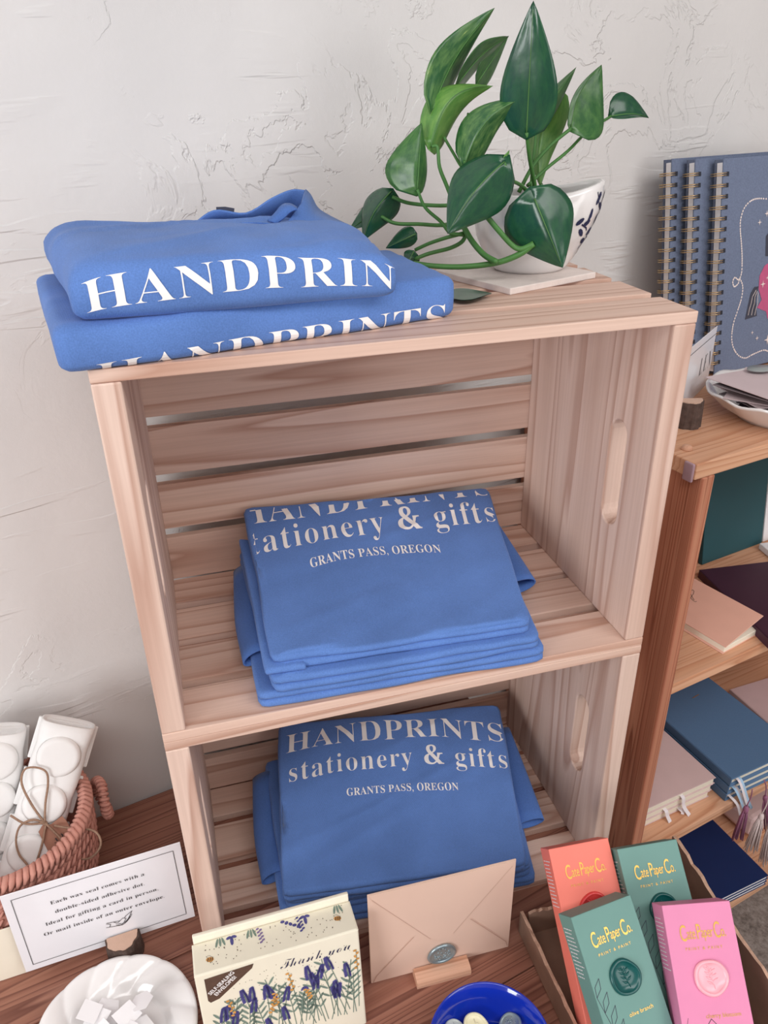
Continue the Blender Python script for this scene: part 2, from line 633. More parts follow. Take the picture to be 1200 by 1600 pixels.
def ribbon(P, width, wdir, th=0.0004):
    """flat band of some thickness along a path"""
    P = [np.asarray(p, float) for p in P]
    V, F = [], []
    N = len(P)
    for i, p in enumerate(P):
        t = unit(P[min(i + 1, N - 1)] - P[max(i - 1, 0)])
        w = np.asarray(wdir[i] if isinstance(wdir, list) else wdir, float)
        w = unit(w - t * (w @ t))
        n = np.cross(t, w)
        ww = width[i] if isinstance(width, (list, tuple)) else width
        for a, b in ((-1, -1), (1, -1), (1, 1), (-1, 1)):
            V.append(p + w * ww / 2 * a + n * th / 2 * b)
    for i in range(N - 1):
        for k in range(4):
            k2 = (k + 1) % 4
            F.append((i * 4 + k, i * 4 + k2, i * 4 + 4 + k2, i * 4 + 4 + k))
    F.append((3, 2, 1, 0))
    F.append(tuple(range((N - 1) * 4, N * 4)))
    return V, F


def prism(outline, z0, z1):
    n = len(outline)
    V = [(x, y, z0) for x, y in outline] + [(x, y, z1) for x, y in outline]
    F = [tuple(reversed(range(n))), tuple(range(n, 2 * n))]
    for k in range(n):
        k2 = (k + 1) % n
        F.append((k, k2, n + k2, n + k))
    return V, F


def ellipse(cx, cy, rx, ry, n=10, a0=0.0):
    c, s = math.cos(a0), math.sin(a0)
    out = []
    for k in range(n):
        a = 2 * math.pi * k / n
        x, y = rx * math.cos(a), ry * math.sin(a)
        out.append((cx + x * c - y * s, cy + x * s + y * c))
    return out


def flat_shapes(shapes, O, e1, e2, e3, off=0.0002):
    """flat print: list of 2-D outlines laid on a plane"""
    V, F = [], []
    for sh in shapes:
        n = len(V)
        for x, y in sh:
            V.append(np.asarray(O) + np.asarray(e1) * x + np.asarray(e2) * y + np.asarray(e3) * off)
        F.append(tuple(range(n, n + len(sh))))
    return V, F


def stroke2(P, w):
    """2-D polyline as quads"""
    out = []
    ws = w if isinstance(w, list) else [w] * len(P)
    for i in range(len(P) - 1):
        a, b = np.array(P[i], float), np.array(P[i + 1], float)
        d = b - a
        L = np.linalg.norm(d)
        if L < 1e-9:
            continue
        n = np.array([-d[1], d[0]]) / L
        d = d / L * 0.15 * ws[i]
        out.append([tuple(a - d + n * ws[i] / 2), tuple(a - d - n * ws[i] / 2), tuple(b + d - n * ws[i + 1] / 2), tuple(b + d + n * ws[i + 1] / 2)])
    return out


# ------------------------------------------------------------------ lettering (vector outlines from Blender's own fonts)
def serif(s):
    o = ''
    for c in s:
        if 'A' <= c <= 'Z':
            o += chr(0x1D400 + ord(c) - 65)
        elif 'a' <= c <= 'z':
            o += chr(0x1D41A + ord(c) - 97)
        elif c == '&':
            o += chr(0x1F674)
        else:
            o += c
    return o


def script(s):
    o = ''
    for c in s:
        if 'A' <= c <= 'Z':
            o += chr(0x1D4D0 + ord(c) - 65)
        elif 'a' <= c <= 'z':
            o += chr(0x1D4EA + ord(c) - 97)
        else:
            o += c
    return o


TEXT = {}


def prep_texts(items):
    objs = []
    for key, body, off, spacing in items:
        c = bpy.data.curves.new('txt', 'FONT')
        c.body = body
        c.size = 1.0
        c.resolution_u = 4
        c.offset = off
        c.space_character = spacing
        o = bpy.data.objects.new('txt', c)
        col.objects.link(o)
        objs.append((key, o, c))
    dg = bpy.context.evaluated_depsgraph_get()
    dg.update()
    for key, o, c in objs:
        me = o.evaluated_get(dg).to_mesh()
        V = np.array([v.co[:2] for v in me.vertices])
        F = [tuple(p.vertices) for p in me.polygons]
        o.evaluated_get(dg).to_mesh_clear()
        x0, x1 = V[:, 0].min(), V[:, 0].max()
        V[:, 0] -= x0
        TEXT[key] = (V, F, x1 - x0)
    for key, o, c in objs:
        bpy.data.objects.remove(o)
        bpy.data.curves.remove(c)


prep_texts([
    ('HP', serif('HANDPRINTS'), -0.010, 1.04),
    ('HP8', serif('HANDPRIN'), -0.010, 1.04),
    ('SG', serif('stationery & gifts'), -0.010, 1.12),
    ('GP', serif('GRANTS PASS, OREGON'), -0.004, 1.03),
    ('C1', serif('Each wax seal comes with a'), -0.010, 1.08),
    ('C2', serif('double-sided adhesive dot.'), -0.010, 1.08),
    ('C3', serif('Ideal for gifting a card in person,'), -0.010, 1.08),
    ('C4', serif('Or mail inside of an outer envelope.'), -0.010, 1.08),
    ('TY', script('Thank you'), -0.014, 1.0),
    ('SS', 'SELF-SEALING', 0.02, 1.0),
    ('EN', 'ENVELOPES!', 0.02, 1.0),
    ('C', 'C', 0.005, 1.0), ('ate', 'ate', 0.005, 1.0), ('P', 'P', 0.005, 1.0), ('aper', 'aper', 0.005, 0.95), ('o.', 'o.', 0.005, 1.0),
    ('pp', 'PRINT & PAINT', 0.0, 1.5),
    ('ob', 'olive branch', 0.0, 1.05),
    ('cb', 'cherry blossom', 0.0, 1.05),
    ('LEN', serif('L E N'), -0.02, 1.1),
    ('TAG', script('xs'), -0.01, 1.0),
])
CAPH = 0.69   # cap height of the fonts in em


def flat_text(key, O, e1, e2, e3, size, sx=1.0, off=0.0003, center=False):
    V, F, w = TEXT[key]
    sh = -w / 2 if center else 0.0
    W = [np.asarray(O) + np.asarray(e1) * (x + sh) * size * sx + np.asarray(e2) * y * size + np.asarray(e3) * off for x, y in V]
    return W, F


_cut = {}


def cut_text(key, step=0.07):
    """the outline cut into small cells so that it can follow a curved surface"""
    if key in _cut:
        return _cut[key]
    V, F, w = TEXT[key]
    bm = bmesh.new()
    vs = [bm.verts.new((x, y, 0)) for x, y in V]
    for f in F:
        try:
            bm.faces.new([vs[i] for i in f])
        except ValueError:
            pass
    y0, y1 = V[:, 1].min(), V[:, 1].max()
    k = step
    while k < w:
        bmesh.ops.bisect_plane(bm, geom=bm.verts[:] + bm.edges[:] + bm.faces[:], plane_co=(k, 0, 0), plane_no=(1, 0, 0), dist=1e-6)
        k += step
    k = math.floor(y0 / step) * step + step
    while k < y1:
        bmesh.ops.bisect_plane(bm, geom=bm.verts[:] + bm.edges[:] + bm.faces[:], plane_co=(0, k, 0), plane_no=(0, 1, 0), dist=1e-6)
        k += step
    bm.verts.index_update()
    out = (np.array([v.co[:2] for v in bm.verts]), [tuple(v.index for v in f.verts) for f in bm.faces], w)
    bm.free()
    _cut[key] = out
    return out

#@@STRUCT

# ------------------------------------------------------------------ the setting
V_WALL, Z_FLOOR = 0.276, -0.76
solo('wall_back', 'off-white hand-trowelled plaster wall behind the display', None,
     box_between((-2.2, V_WALL, Z_FLOOR), (3.0, V_WALL + 0.08, 2.0), e=ROOM, bev=0), PLASTER, RM(0, V_WALL, 0), TH, kind='structure')
solo('floor', 'mottled grey concrete floor beside the bookcase', None,
     box_between((-2.2, -3.2, Z_FLOOR - 0.06), (3.0, V_WALL + 0.08, Z_FLOOR), e=ROOM, bev=0), FLOOR_MAT, RM(0, 0, Z_FLOOR), TH, kind='structure')

PAINT = plain('painted_room_wall', (196, 192, 190), 0.8, 0.02, 3)
solo('wall_front', 'pale painted wall behind the photographer', None, box_between((-2.2, -3.28, Z_FLOOR), (3.0, -3.2, 2.0), e=ROOM, bev=0), PAINT, RM(0, -3.2, 0), TH, kind='structure')
solo('wall_left', 'pale painted wall far to the left', None, box_between((-2.28, -3.28, Z_FLOOR), (-2.2, V_WALL + 0.08, 2.0), e=ROOM, bev=0), PAINT, RM(-2.2, 0, 0), TH, kind='structure')
solo('wall_right', 'pale painted wall far to the right', None, box_between((3.0, -3.28, Z_FLOOR), (3.08, V_WALL + 0.08, 2.0), e=ROOM, bev=0), PAINT, RM(3.0, 0, 0), TH, kind='structure')
solo('ceiling', 'white painted ceiling', None, box_between((-2.28, -3.28, 2.0), (3.08, V_WALL + 0.08, 2.06), e=ROOM, bev=0), PAINT, RM(0, 0, 2.0), TH, kind='structure')

# table of planks
table = Thing('display_table', 'reddish-brown plank table carrying the crates and gift sets', 'table', RM(-0.15, -0.13, Z_FLOOR), TH)
for lo, hi in ((0.2285, 0.2700), (0.0385, 0.2275), (-0.1525, 0.0375), (-0.3435, -0.1535), (-0.535, -0.3445)):
    table.add('plank', box_between((-0.95, lo, -0.032), (0.470, hi, 0.0), e=ROOM, bev=0.0012), WOOD_TABLE)
for u in (-0.9, 0.40):
    for v in (-0.47, 0.2):
        table.add('leg', box_between((u, v, Z_FLOOR), (u + 0.06, v + 0.06, -0.034), e=ROOM, bev=0.003), WOOD_TABLE)
table.add('apron', box_between((-0.84, -0.46, -0.11), (0.40, -0.44, -0.034), e=ROOM), WOOD_TABLE)

# bookcase on the right
case = Thing('bookcase', 'orange-toned fir bookcase standing right of the crates', 'bookcase', RM(0.93, 0.11, Z_FLOOR), TH)
UR = 1.30
case.add('top_board', box_between((0.558, -0.035, 0.452), (UR + 0.03, 0.262, 0.470), e=ROOM, bev=0.0015), WOOD_FIR_X)
for u in (0.570, UR):
    case.add('side_panel', box_between((u, -0.035, Z_FLOOR), (u + 0.019, 0.262, 0.452), e=ROOM, bev=0.002), WOOD_FIR_Z)
SH2, SH3, SH4 = 0.168, -0.138, -0.426
for z in (SH2, SH3, SH4):
    case.add('shelf_board', box_between((0.589, -0.034, z - 0.016), (UR, 0.258, z), e=ROOM, bev=0.0012), WOOD_FIR_X)
case.add('back_panel', box_between((0.575, 0.262, Z_FLOOR + 0.05), (UR + 0.01, 0.268, 0.452), e=ROOM, bev=0.0005), WOOD_FIR_Z)
pc = RM(*UV(onz(1073, 702, 0.470)))
case.add('wood_plug', lathe([(0.0062, 0), (0.0062, 0.001), (0.0055, 0.003), (0.004, 0.0045), (0.002, 0.0052), (0.0, 0.0054)], 16, pc[0], pc[1], 0.470), WOOD_BLOCK, smooth=True, label='small round wooden plug on the top board')
# clear bumper glued on the corner of the top board
bv, bf = bbox(0.0035, 0.013, 0.021, 0.0017, 3)
case.add('corner_bumper', frame(RM(0.5565, -0.027, 0.4595), EU, EV, EZ, (np.asarray(bv), bf)), RUBBER, smooth=True, label='pinkish clear bumper on the board corner')

# ------------------------------------------------------------------ crates
W, D, H, TP, TS = 0.457, 0.244, 0.3272, 0.0198, 0.0095
SW, SP = 0.0525, 0.0657


def end_panel_mesh():
    bm = bmesh.new()
    y0, y1, z0, z1 = 0.0, 0.2436, TS, H - TS
    outer = [(y0, z0), (y1, z0), (y1, z1), (y0, z1)]
    cy, cz, r, hl = 0.0575, H / 2, 0.0135, 0.053
    hole = []
    for k in range(9):
        a = math.pi * k / 8
        hole.append((cy + r * math.cos(a), cz + (hl - r) + r * math.sin(a)))
    for k in range(9):
        a = math.pi + math.pi * k / 8
        hole.append((cy + r * math.cos(a), cz - (hl - r) + r * math.sin(a)))
    edges = []
    for loop in (outer, hole):
        vs = [bm.verts.new((0, y, z)) for y, z in loop]
        for a, b in zip(vs, vs[1:] + vs[:1]):
            edges.append(bm.edges.new((a, b)))
    bmesh.ops.triangle_fill(bm, use_beauty=True, edges=edges)
    res = bmesh.ops.extrude_face_region(bm, geom=bm.faces[:])
    vs = [g for g in res['geom'] if isinstance(g, bmesh.types.BMVert)]
    bmesh.ops.translate(bm, vec=(TP, 0, 0), verts=vs)
    bmesh.ops.recalc_face_normals(bm, faces=bm.faces[:])
    ed = [e for e in bm.edges if len(e.link_faces) == 2 and e.calc_face_angle() > 0.9]
    bmesh.ops.bevel(bm, geom=ed, offset=0.0016, segments=2, profile=0.5, affect='EDGES')
    me = bpy.data.meshes.new('end_panel')
    bm.to_mesh(me)
    bm.free()
    me.materials.append(WOOD_CRATE_Z)
    return me


slat_me = make_mesh('slat', *bbox(W, SW, TS, 0.0009, 2), WOOD_CRATE_X)
slat_short_me = make_mesh('slat', *bbox(W, 0.0464, TS, 0.0009, 2), WOOD_CRATE_X)
panel_me = end_panel_mesh()


def crate(z0, label):
    root = link('wooden_crate', None)
    root.location = (0, 0, z0)
    root.empty_display_size = 0.03
    tag(root, label, 'crate', 'pine crates stacked on their sides')
    for x in (0.0, W - TP):
        o = link('end_panel', panel_me, root)
        o.location = (x, 0, 0)
    for z in (TS / 2, H - TS / 2):
        for k in range(4):
            o = link('slat', slat_me if k < 3 else slat_short_me, root)
            o.location = (W / 2, k * SP + (SW / 2 if k < 3 else 0.0232), z)
    for k in range(5):
        o = link('slat', slat_me, root)
        o.rotation_euler = (math.pi / 2, 0, 0)
        o.location = (W / 2, D + TS / 2, 0.0098 + SW / 2 + k * 0.0638)
    return root


crate(0.0, 'lower pale pine slatted crate standing on the table, open side forward')
crate(H, 'upper pale pine slatted crate on top of the other, plant and shirts on it')


# ------------------------------------------------------------------ folded shirts
class Folded:
    """a folded garment: four top corners (front-left, front-right, back-right, back-left), thickness, layers of cloth"""

    def __init__(self, FL, FR, BR, BL, T, layers=1, amp=0.001, seed=0.0, sag=None, rad=None):
        self.c = [np.array(q, float) for q in (FL, FR, BR, BL)]
        self.T, self.layers, self.amp, self.seed = T, layers, amp, seed
        self.r = rad or T / 2 / layers
        self.L = 0.5 * (np.linalg.norm(self.c[3] - self.c[0]) + np.linalg.norm(self.c[2] - self.c[1]))
        self.Wd = 0.5 * (np.linalg.norm(self.c[1] - self.c[0]) + np.linalg.norm(self.c[2] - self.c[3]))
        self.sag = sag
        prof = []
        for k in range(layers):
            t = T / layers
            for j in range(11):
                a = math.pi * j / 10
                lift = (t - 2 * self.r) * (0 if j < 5 else (0.5 if j == 5 else 1))
                prof.append((self.r - self.r * math.sin(a), t * k + self.r - self.r * math.cos(a) + lift))
        self.prof = [prof[0]] + [q for p, q in zip(prof, prof[1:]) if abs(p[1] - q[1]) > 1e-7]
        self.cum = [0.0]
        for (a, h), (b, g) in zip(self.prof, self.prof[1:]):
            self.cum.append(self.cum[-1] + math.hypot(b - a, g - h))
        self.Lf = self.cum[-1]

    def S(self, p, a, h):
        t = a / self.L
        c = self.c
        P = (c[0] * (1 - p) + c[1] * p) * (1 - t) + (c[3] * (1 - p) + c[2] * p) * t
        P = P + EZ * (h - self.T)
        x, y = p * self.Wd, a
        k = h / self.T
        if self.amp:
            n1 = noise.noise(Vector((x * 14 + self.seed, y * 14, self.seed * 1.7)))
            n2 = noise.noise(Vector((x * 34 + y * 12 + self.seed, y * 30 - x * 16, self.seed)))
            n3 = noise.noise(Vector((x * 16 + self.seed, round(h / self.T * self.layers - 0.5) * 3.7, self.seed * 2 + y * 14)))
            n4 = noise.noise(Vector((x * 9 - y * 20 + self.seed * 3, y * 4, 5.0)))
            n1 = n1 + 0.9 * max(0.0, 1 - abs(n4) * 5)
            P = P + EZ * (self.amp * (1.3 * n1 + 0.6 * n2) * k)
            d = 2.2 * self.amp * n3
            P = P + np.array([d * (0.5 - p) * 2, -d * 1.2, 0])
        if self.sag:
            P = P + EZ * (self.sag(p, t) * k)
        return P

    def at(self, p, w):
        """point w metres up the front fold and over the top"""
        if w <= self.Lf:
            w = max(w, 0.0)
            i = min(max(np.searchsorted(self.cum, w) - 1, 0), len(self.cum) - 2)
            f = (w - self.cum[i]) / (self.cum[i + 1] - self.cum[i])
            a = self.prof[i][0] * (1 - f) + self.prof[i + 1][0] * f
            h = self.prof[i][1] * (1 - f) + self.prof[i + 1][1] * f
        else:
            a, h = self.r + (w - self.Lf), self.T
        return self.S(p, a, h)

    def nrm(self, p, w):
        e = 0.002
        du = self.at(p + e / self.Wd, w) - self.at(p - e / self.Wd, w)
        dv = self.at(p, w + e) - self.at(p, w - e)
        return unit(np.cross(du, dv))

    def inv(self, px):
        """(p, w) of the surface point seen at a pixel"""
        best = None
        for p in np.linspace(0, 1, 25):
            for w in np.linspace(0.0, self.Lf + self.L - 2 * self.r, 40):
                q = proj(self.at(p, w))
                e = np.hypot(*(q - px))
                if best is None or e < best[0]:
                    best = (e, p, w)
        _, p, w = best
        for _ in range(8):
            q = proj(self.at(p, w))
            J = np.array([(proj(self.at(p + 1e-4, w)) - q) / 1e-4, (proj(self.at(p, w + 1e-4)) - q) / 1e-4]).T
            d = np.linalg.lstsq(J, np.asarray(px) - q, rcond=None)[0]
            p += float(np.clip(d[0], -.05, .05))
            w += float(np.clip(d[1], -.01, .01))
        return p, w

    def mesh(self, rings=16):
        n1, n2 = 34, 26
        loop = []
        rc = 0.025
        for k in range(n1):
            loop.append((k / n1, 0.0))
        for k in range(n2):
            loop.append((1.0, k / n2))
        for k in range(n1):
            loop.append((1 - k / n1, 1.0))
        for k in range(n2):
            loop.append((0.0, 1 - k / n2))
        # soften the four corners of the outline
        lp = []
        for x, y in loop:
            X, Y = (x - .5) * 2, (y - .5) * 2
            cr = max(abs(X), abs(Y))
            mn = min(abs(X), abs(Y))
            if mn > 1 - rc * 2:
                k = 1 - 0.35 * (mn - (1 - rc * 2))
                X, Y = X * k, Y * k
            lp.append((X / 2 + .5, Y / 2 + .5))
        N = len(lp)
        steps = list(self.prof)
        V, F = [], []

        def ring(inset, h):
            for x, y in lp:
                p = 0.5 + (x - 0.5) * max(0.0, 1 - 2 * inset / self.Wd)
                a = self.L * (0.5 + (y - 0.5) * max(0.0, 1 - 2 * inset / self.L))
                V.append(self.S(p, a, h))
        for i, h in steps:
            ring(i, h)
        for j in range(1, rings):
            f = j / rings
            for x, y in lp:
                p0 = 0.5 + (x - 0.5) * (1 - 2 * self.r / self.Wd)
                y0 = 0.5 + (y - 0.5) * (1 - 2 * self.r / self.L)
                V.append(self.S(0.5 + (p0 - 0.5) * (1 - f), self.L * (0.5 + (y0 - 0.5) * (1 - f)), self.T))
        V.append(self.S(0.5, self.L / 2, self.T))
        R = len(steps) + rings - 1
        for j in range(R - 1):
            for k in range(N):
                k2 = (k + 1) % N
                F.append((j * N + k, j * N + k2, (j + 1) * N + k2, (j + 1) * N + k))
        for k in range(N):
            F.append(((R - 1) * N + k, (R - 1) * N + (k + 1) % N, R * N))
        F.append(tuple(reversed(range(N))))
        return V, F

    def letter(self, key, base3, top_px, hang=False, clip_back=True):
        """lettering whose baseline (or top line when hang) passes three pixels"""
        q = [self.inv(b) for b in base3]
        _, wt = self.inv(top_px)
        mid = q[1]
        cap = abs(wt - mid[1]) / CAPH
        V, F, w = cut_text(key)
        xm = (q[1][0] - q[0][0]) / (q[2][0] - q[0][0])

        def par(x, y):
            f = x / w
            p = q[0][0] + (q[2][0] - q[0][0]) * f
            # quadratic baseline through the three points
            l0 = (f - xm) * (f - 1) / (xm * 1.0)
            l1 = f * (f - 1) / (xm * (xm - 1))
            l2 = f * (f - xm) / (1 - xm)
            wb = q[0][1] * l0 + q[1][1] * l1 + q[2][1] * l2
            return p, wb + (y - (CAPH if hang else 0.0)) * cap
        P = [par(x, y) for x, y in V]
        wmax = self.Lf + self.L - 2 * self.r - 0.001
        ok = [(0.012 < p < 0.988) and (0.0015 < ww < wmax) for p, ww in P]
        W_ = [self.at(p, min(max(ww, 0), wmax)) + self.nrm(p, min(max(ww, 0.002), wmax)) * 0.0005 if k else np.zeros(3) for (p, ww), k in zip(P, ok)]
        keep = {}
        VV, FF = [], []
        for f in F:
            if all(ok[i] for i in f):
                idx = []
                for i in f:
                    if i not in keep:
                        keep[i] = len(VV)
                        VV.append(W_[i])
                    idx.append(keep[i])
                FF.append(tuple(idx))
        return VV, FF


def sleeve(path, w0, t0, wdir, n=20):
    """flattened cloth tube with an open hemmed end at the first point"""
    V, F = [], []
    P = smooth_path(path, 5)
    N = len(P)
    wd = unit(wdir)
    for i, p in enumerate(P):
        t = unit(P[min(i + 1, N - 1)] - P[max(i - 1, 0)])
        s = unit(wd - t * (wd @ t))
        q = np.cross(t, s)
        f = i / (N - 1)
        for k in range(n):
            a = 2 * math.pi * k / n
            V.append(p + s * w0 / 2 * math.cos(a) * (1 - 0.1 * f) + q * t0 / 2 * math.sin(a) * (1 - 0.35 * f))
    # inner skin for the open end
    for i in range(4):
        p = P[i]
        t = unit(P[i + 1] - P[max(i - 1, 0)])
        s = unit(wd - t * (wd @ t))
        q = np.cross(t, s)
        for k in range(n):
            a = 2 * math.pi * k / n
            V.append(p + s * (w0 / 2 - 0.0016) * math.cos(a) + q * (t0 / 2 - 0.0016) * math.sin(a))
    for i in range(N - 1):
        for k in range(n):
            k2 = (k + 1) % n
            F.append((i * n + k, i * n + k2, i * n + n + k2, i * n + n + k))
    F.append(tuple(range((N - 1) * n, N * n)))
    b = N * n
    for k in range(n):
        k2 = (k + 1) % n
        F.append((k2, k, b + k, b + k2))
    for i in range(3):
        for k in range(n):
            k2 = (k + 1) % n
            F.append((b + i * n + k2, b + i * n + k, b + i * n + n + k, b + i * n + n + k2))
    F.append(tuple(range(b + 3 * n, b + 4 * n)))
    return V, F


def shirt(fold, label, group, name='folded_shirt'):
    base = sum(fold.c) / 4
    th = Thing(name, label, 't-shirt', (base[0], base[1], min(c[2] for c in fold.c) - fold.T), 0, group)
    body = th.add('body', fold.mesh(), SHIRT, smooth=True)
    th.body = body
    return th


GP_TOP = 'blue t-shirts folded on top of the upper crate'
GP_MID = 'blue t-shirts folded inside the upper crate'
GP_LOW = 'blue t-shirts folded inside the lower crate'
Z2 = 2 * H

# --- pile on the top
f_low = Folded((-0.014, -0.013, Z2 + 0.030), (0.271, 0.044, Z2 + 0.030), (0.262, 0.190, Z2 + 0.030), (-0.046, 0.185, Z2 + 0.030), 0.0298, 1, 0.0012, 3.1, rad=.0085)
s = shirt(f_low, 'blue folded t-shirt lying on the crate top under the one with the collar', GP_TOP)
s.add('lettering', f_low.letter('HP', [(150, 568), (425, 517), (697, 474)], (425, 544), hang=True), INK_WHITE, label='white serif print cut off at the fold')


def sag_up(p, t):
    return -0.010 * max(0.0, (p - 0.80) / 0.2) ** 2 - 0.008 * max(0, (0.12 - p) / 0.12) ** 2 + 0.006 * math.sin(min(1, t * 1.15) * math.pi)


f_up = Folded((0.000, -0.004, Z2 + 0.063), (0.216, 0.012, Z2 + 0.060), (0.208, 0.150, Z2 + 0.066), (-0.034, 0.185, Z2 + 0.070), 0.0335, 1, 0.0020, 7.7, sag=sag_up, rad=.012)
s = shirt(f_up, 'blue folded t-shirt with upright collar, topmost on the crate', GP_TOP)
s.add('lettering', f_up.letter('HP8', [(136, 489), (358, 456), (617, 452)], (358, 405)), INK_WHITE, label='white serif print over the front fold')
TOPSHIRT = s

# --- pile in the upper crate
ZF = H + TS
f1 = Folded((0.083, 0.006, ZF + 0.016), (0.350, -0.006, ZF + 0.016), (0.372, 0.200, ZF + 0.0155), (0.088, 0.215, ZF + 0.0155), 0.0155, 2, 0.0010, 1.3)
s = shirt(f1, 'blue folded t-shirt at the bottom of the pile in the upper crate', GP_MID)
f2 = Folded((0.096, 0.004, ZF + 0.0315), (0.343, -0.006, ZF + 0.031), (0.378, 0.205, ZF + 0.0355), (0.092, 0.222, ZF + 0.039), 0.0148, 2, 0.0010, 4.3)
s = shirt(f2, 'blue folded t-shirt in the middle of the pile in the upper crate', GP_MID)
s.add('sleeve', sleeve([(0.088, 0.058, ZF + 0.017), (0.087, 0.12, ZF + 0.020), (0.094, 0.20, ZF + 0.027)], 0.026, 0.014, (1, 0.0, 0.5)), SHIRT_IN, smooth=True)
f3 = Folded((0.099, 0.014, ZF + 0.046), (0.335, 0.000, ZF + 0.0445), (0.383, 0.224, ZF + 0.069), (0.1045, 0.239, ZF + 0.079), 0.0135, 2, 0.0009, 9.9,
            sag=lambda p, t: -0.004 * math.sin(math.pi * p) * math.sin(math.pi * min(1, t)))
s = shirt(f3, 'blue folded t-shirt with white print, topmost in the upper crate', GP_MID)
s.add('lettering', join(f3.letter('HP', [(372, 824), (556, 798), (770, 773)], (556, 757)),
                        f3.letter('SG', [(370, 874), (575, 836), (776, 815)], (575, 800)),
                        f3.letter('GP', [(486, 888), (588, 868), (690, 864)], (588, 855))), INK_WHITE, label='white serif print')
s.add('sleeve', sleeve([(0.366, 0.094, ZF + 0.017), (0.366, 0.14, ZF + 0.026), (0.360, 0.20, ZF + 0.046)], 0.040, 0.020, (1, 0.0, 0.2)), SHIRT_IN, smooth=True)
s.add('inner_fold', Folded((0.092, 0.010, ZF + 0.039), (0.128, 0.008, ZF + 0.039), (0.128, 0.20, ZF + 0.055), (0.0935, 0.21, ZF + 0.060), 0.007, 1, 0.0004, 2.2).mesh(8), SHIRT, smooth=True)

# --- pile in the lower crate
ZL = TS
lows = [((0.088, 0.016, .0165), (0.366, -0.006, .0165), (0.408, 0.190, .0165), (0.090, 0.210, .0165), 0.016),
        ((0.080, 0.024, .0325), (0.360, -0.004, .0325), (0.406, 0.190, .033), (0.083, 0.215, .034), 0.0152),
        ((0.086, 0.020, .048), (0.355, -0.010, .048), (0.402, 0.192, .050), (0.092, 0.222, .052), 0.0150)]
words = ['at the bottom of', 'second from the bottom of', 'under the printed one of']
for k, (a, b, c, d, t) in enumerate(lows):
    fo = Folded(*[(q[0], q[1], q[2] + ZL) for q in (a, b, c, d)], t, 2, 0.0011, 11.0 + 3 * k)
    s = shirt(fo, 'blue folded t-shirt %s the pile in the lower crate' % words[k], GP_LOW)
    if k == 1:
        s.add('sleeve', sleeve([(0.079, 0.070, ZL + .026), (0.078, 0.13, ZL + .034), (0.086, 0.205, ZL + .044)], 0.030, 0.018, (1, 0, 0.6)), SHIRT_IN, smooth=True)
    if k == 2:
        s.add('sleeve', sleeve([(0.380, 0.045, ZL + .040), (0.388, 0.11, ZL + .048), (0.396, 0.18, ZL + .056)], 0.034, 0.016, (1, 0, 0.3)), SHIRT_IN, smooth=True)
f4 = Folded((0.083, 0.016, ZL + .0665), (0.344, -0.020, ZL + .065), (0.402, 0.194, ZL + .090), (0.1165, 0.238, ZL + .094), 0.0165, 2, 0.0011, 21.0,
            sag=lambda p, t: -0.004 * math.sin(math.pi * p) * math.sin(math.pi * t))
s = shirt(f4, 'blue folded t-shirt with complete white print, topmost in the lower crate', GP_LOW)
s.add('lettering', join(f4.letter('HP', [(447, 1178), (588, 1157), (788, 1160)], (588, 1125)),
                        f4.letter('SG', [(452, 1223), (607, 1199), (794, 1201)], (607, 1169)),
                        f4.letter('GP', [(542, 1244), (630, 1236), (717, 1235)], (630, 1225))), INK_WHITE, label='white serif print')

# collar of the topmost shirt: the ribbed neck band stands up at the back
ZC = Z2 + 0.064
front_c = [ony(x, y, Y) for x, y, Y in ((285, 356, 0.150), (340, 354, 0.128), (400, 357, 0.118), (460, 360, 0.114), (510, 356, 0.118), (534, 349, 0.124))]
rim_c = [ony(x, y, Y) for x, y, Y in ((330, 349, 0.150), (372, 343, 0.135), (408, 344, 0.128), (440, 347, 0.124), (462, 342, 0.124), (470, 330, 0.128))]
top_c = [ony(x, y, Y) for x, y, Y in ((296, 354, 0.160), (334, 328, 0.164), (384, 332, 0.163), (424, 309, 0.165), (455, 296, 0.168), (479, 297, 0.160))]
inn_c = [ony(x, y, Y) for x, y, Y in ((300, 358, 0.170), (338, 342, 0.176), (388, 344, 0.182), (430, 330, 0.186), (458, 320, 0.186), (474, 316, 0.176))]
out_c = [ony(x, y, Y) for x, y, Y in ((306, 366, 0.174), (345, 358, 0.186), (395, 356, 0.196), (440, 347, 0.200), (475, 341, 0.190), (500, 338, 0.165))]


def loft(curves, th=0.0016):
    C_ = [smooth_path(c, 5) for c in curves]
    V, F = [], []
    n = len(C_[0])
    G = np.array(C_)
    Nn = np.zeros_like(G)
    for i in range(len(C_)):
        for k in range(n):
            du = G[i, min(k + 1, n - 1)] - G[i, max(k - 1, 0)]
            dv = G[min(i + 1, len(C_) - 1), k] - G[max(i - 1, 0), k]
            Nn[i, k] = unit(np.cross(du, dv) + 1e-12)
    for side in (0, 1):
        for i in range(len(C_)):
            for k in range(n):
                V.append(G[i, k] - Nn[i, k] * th * side)
    m = len(C_)
    o = m * n
    for i in range(m - 1):
        for k in range(n - 1):
            a = (i * n + k, i * n + k + 1, (i + 1) * n + k + 1, (i + 1) * n + k)
            F.append(a)
            F.append(tuple(o + q for q in reversed(a)))
    for k in range(n - 1):
        F.append((k + 1, k, o + k, o + k + 1))
        b = (m - 1) * n
        F.append((b + k, b + k + 1, o + b + k + 1, o + b + k))
    for i in range(m - 1):
        F.append((i * n, (i + 1) * n, o + (i + 1) * n, o + i * n))
        e = n - 1
        F.append(((i + 1) * n + e, i * n + e, o + i * n + e, o + (i + 1) * n + e))
    return V, F


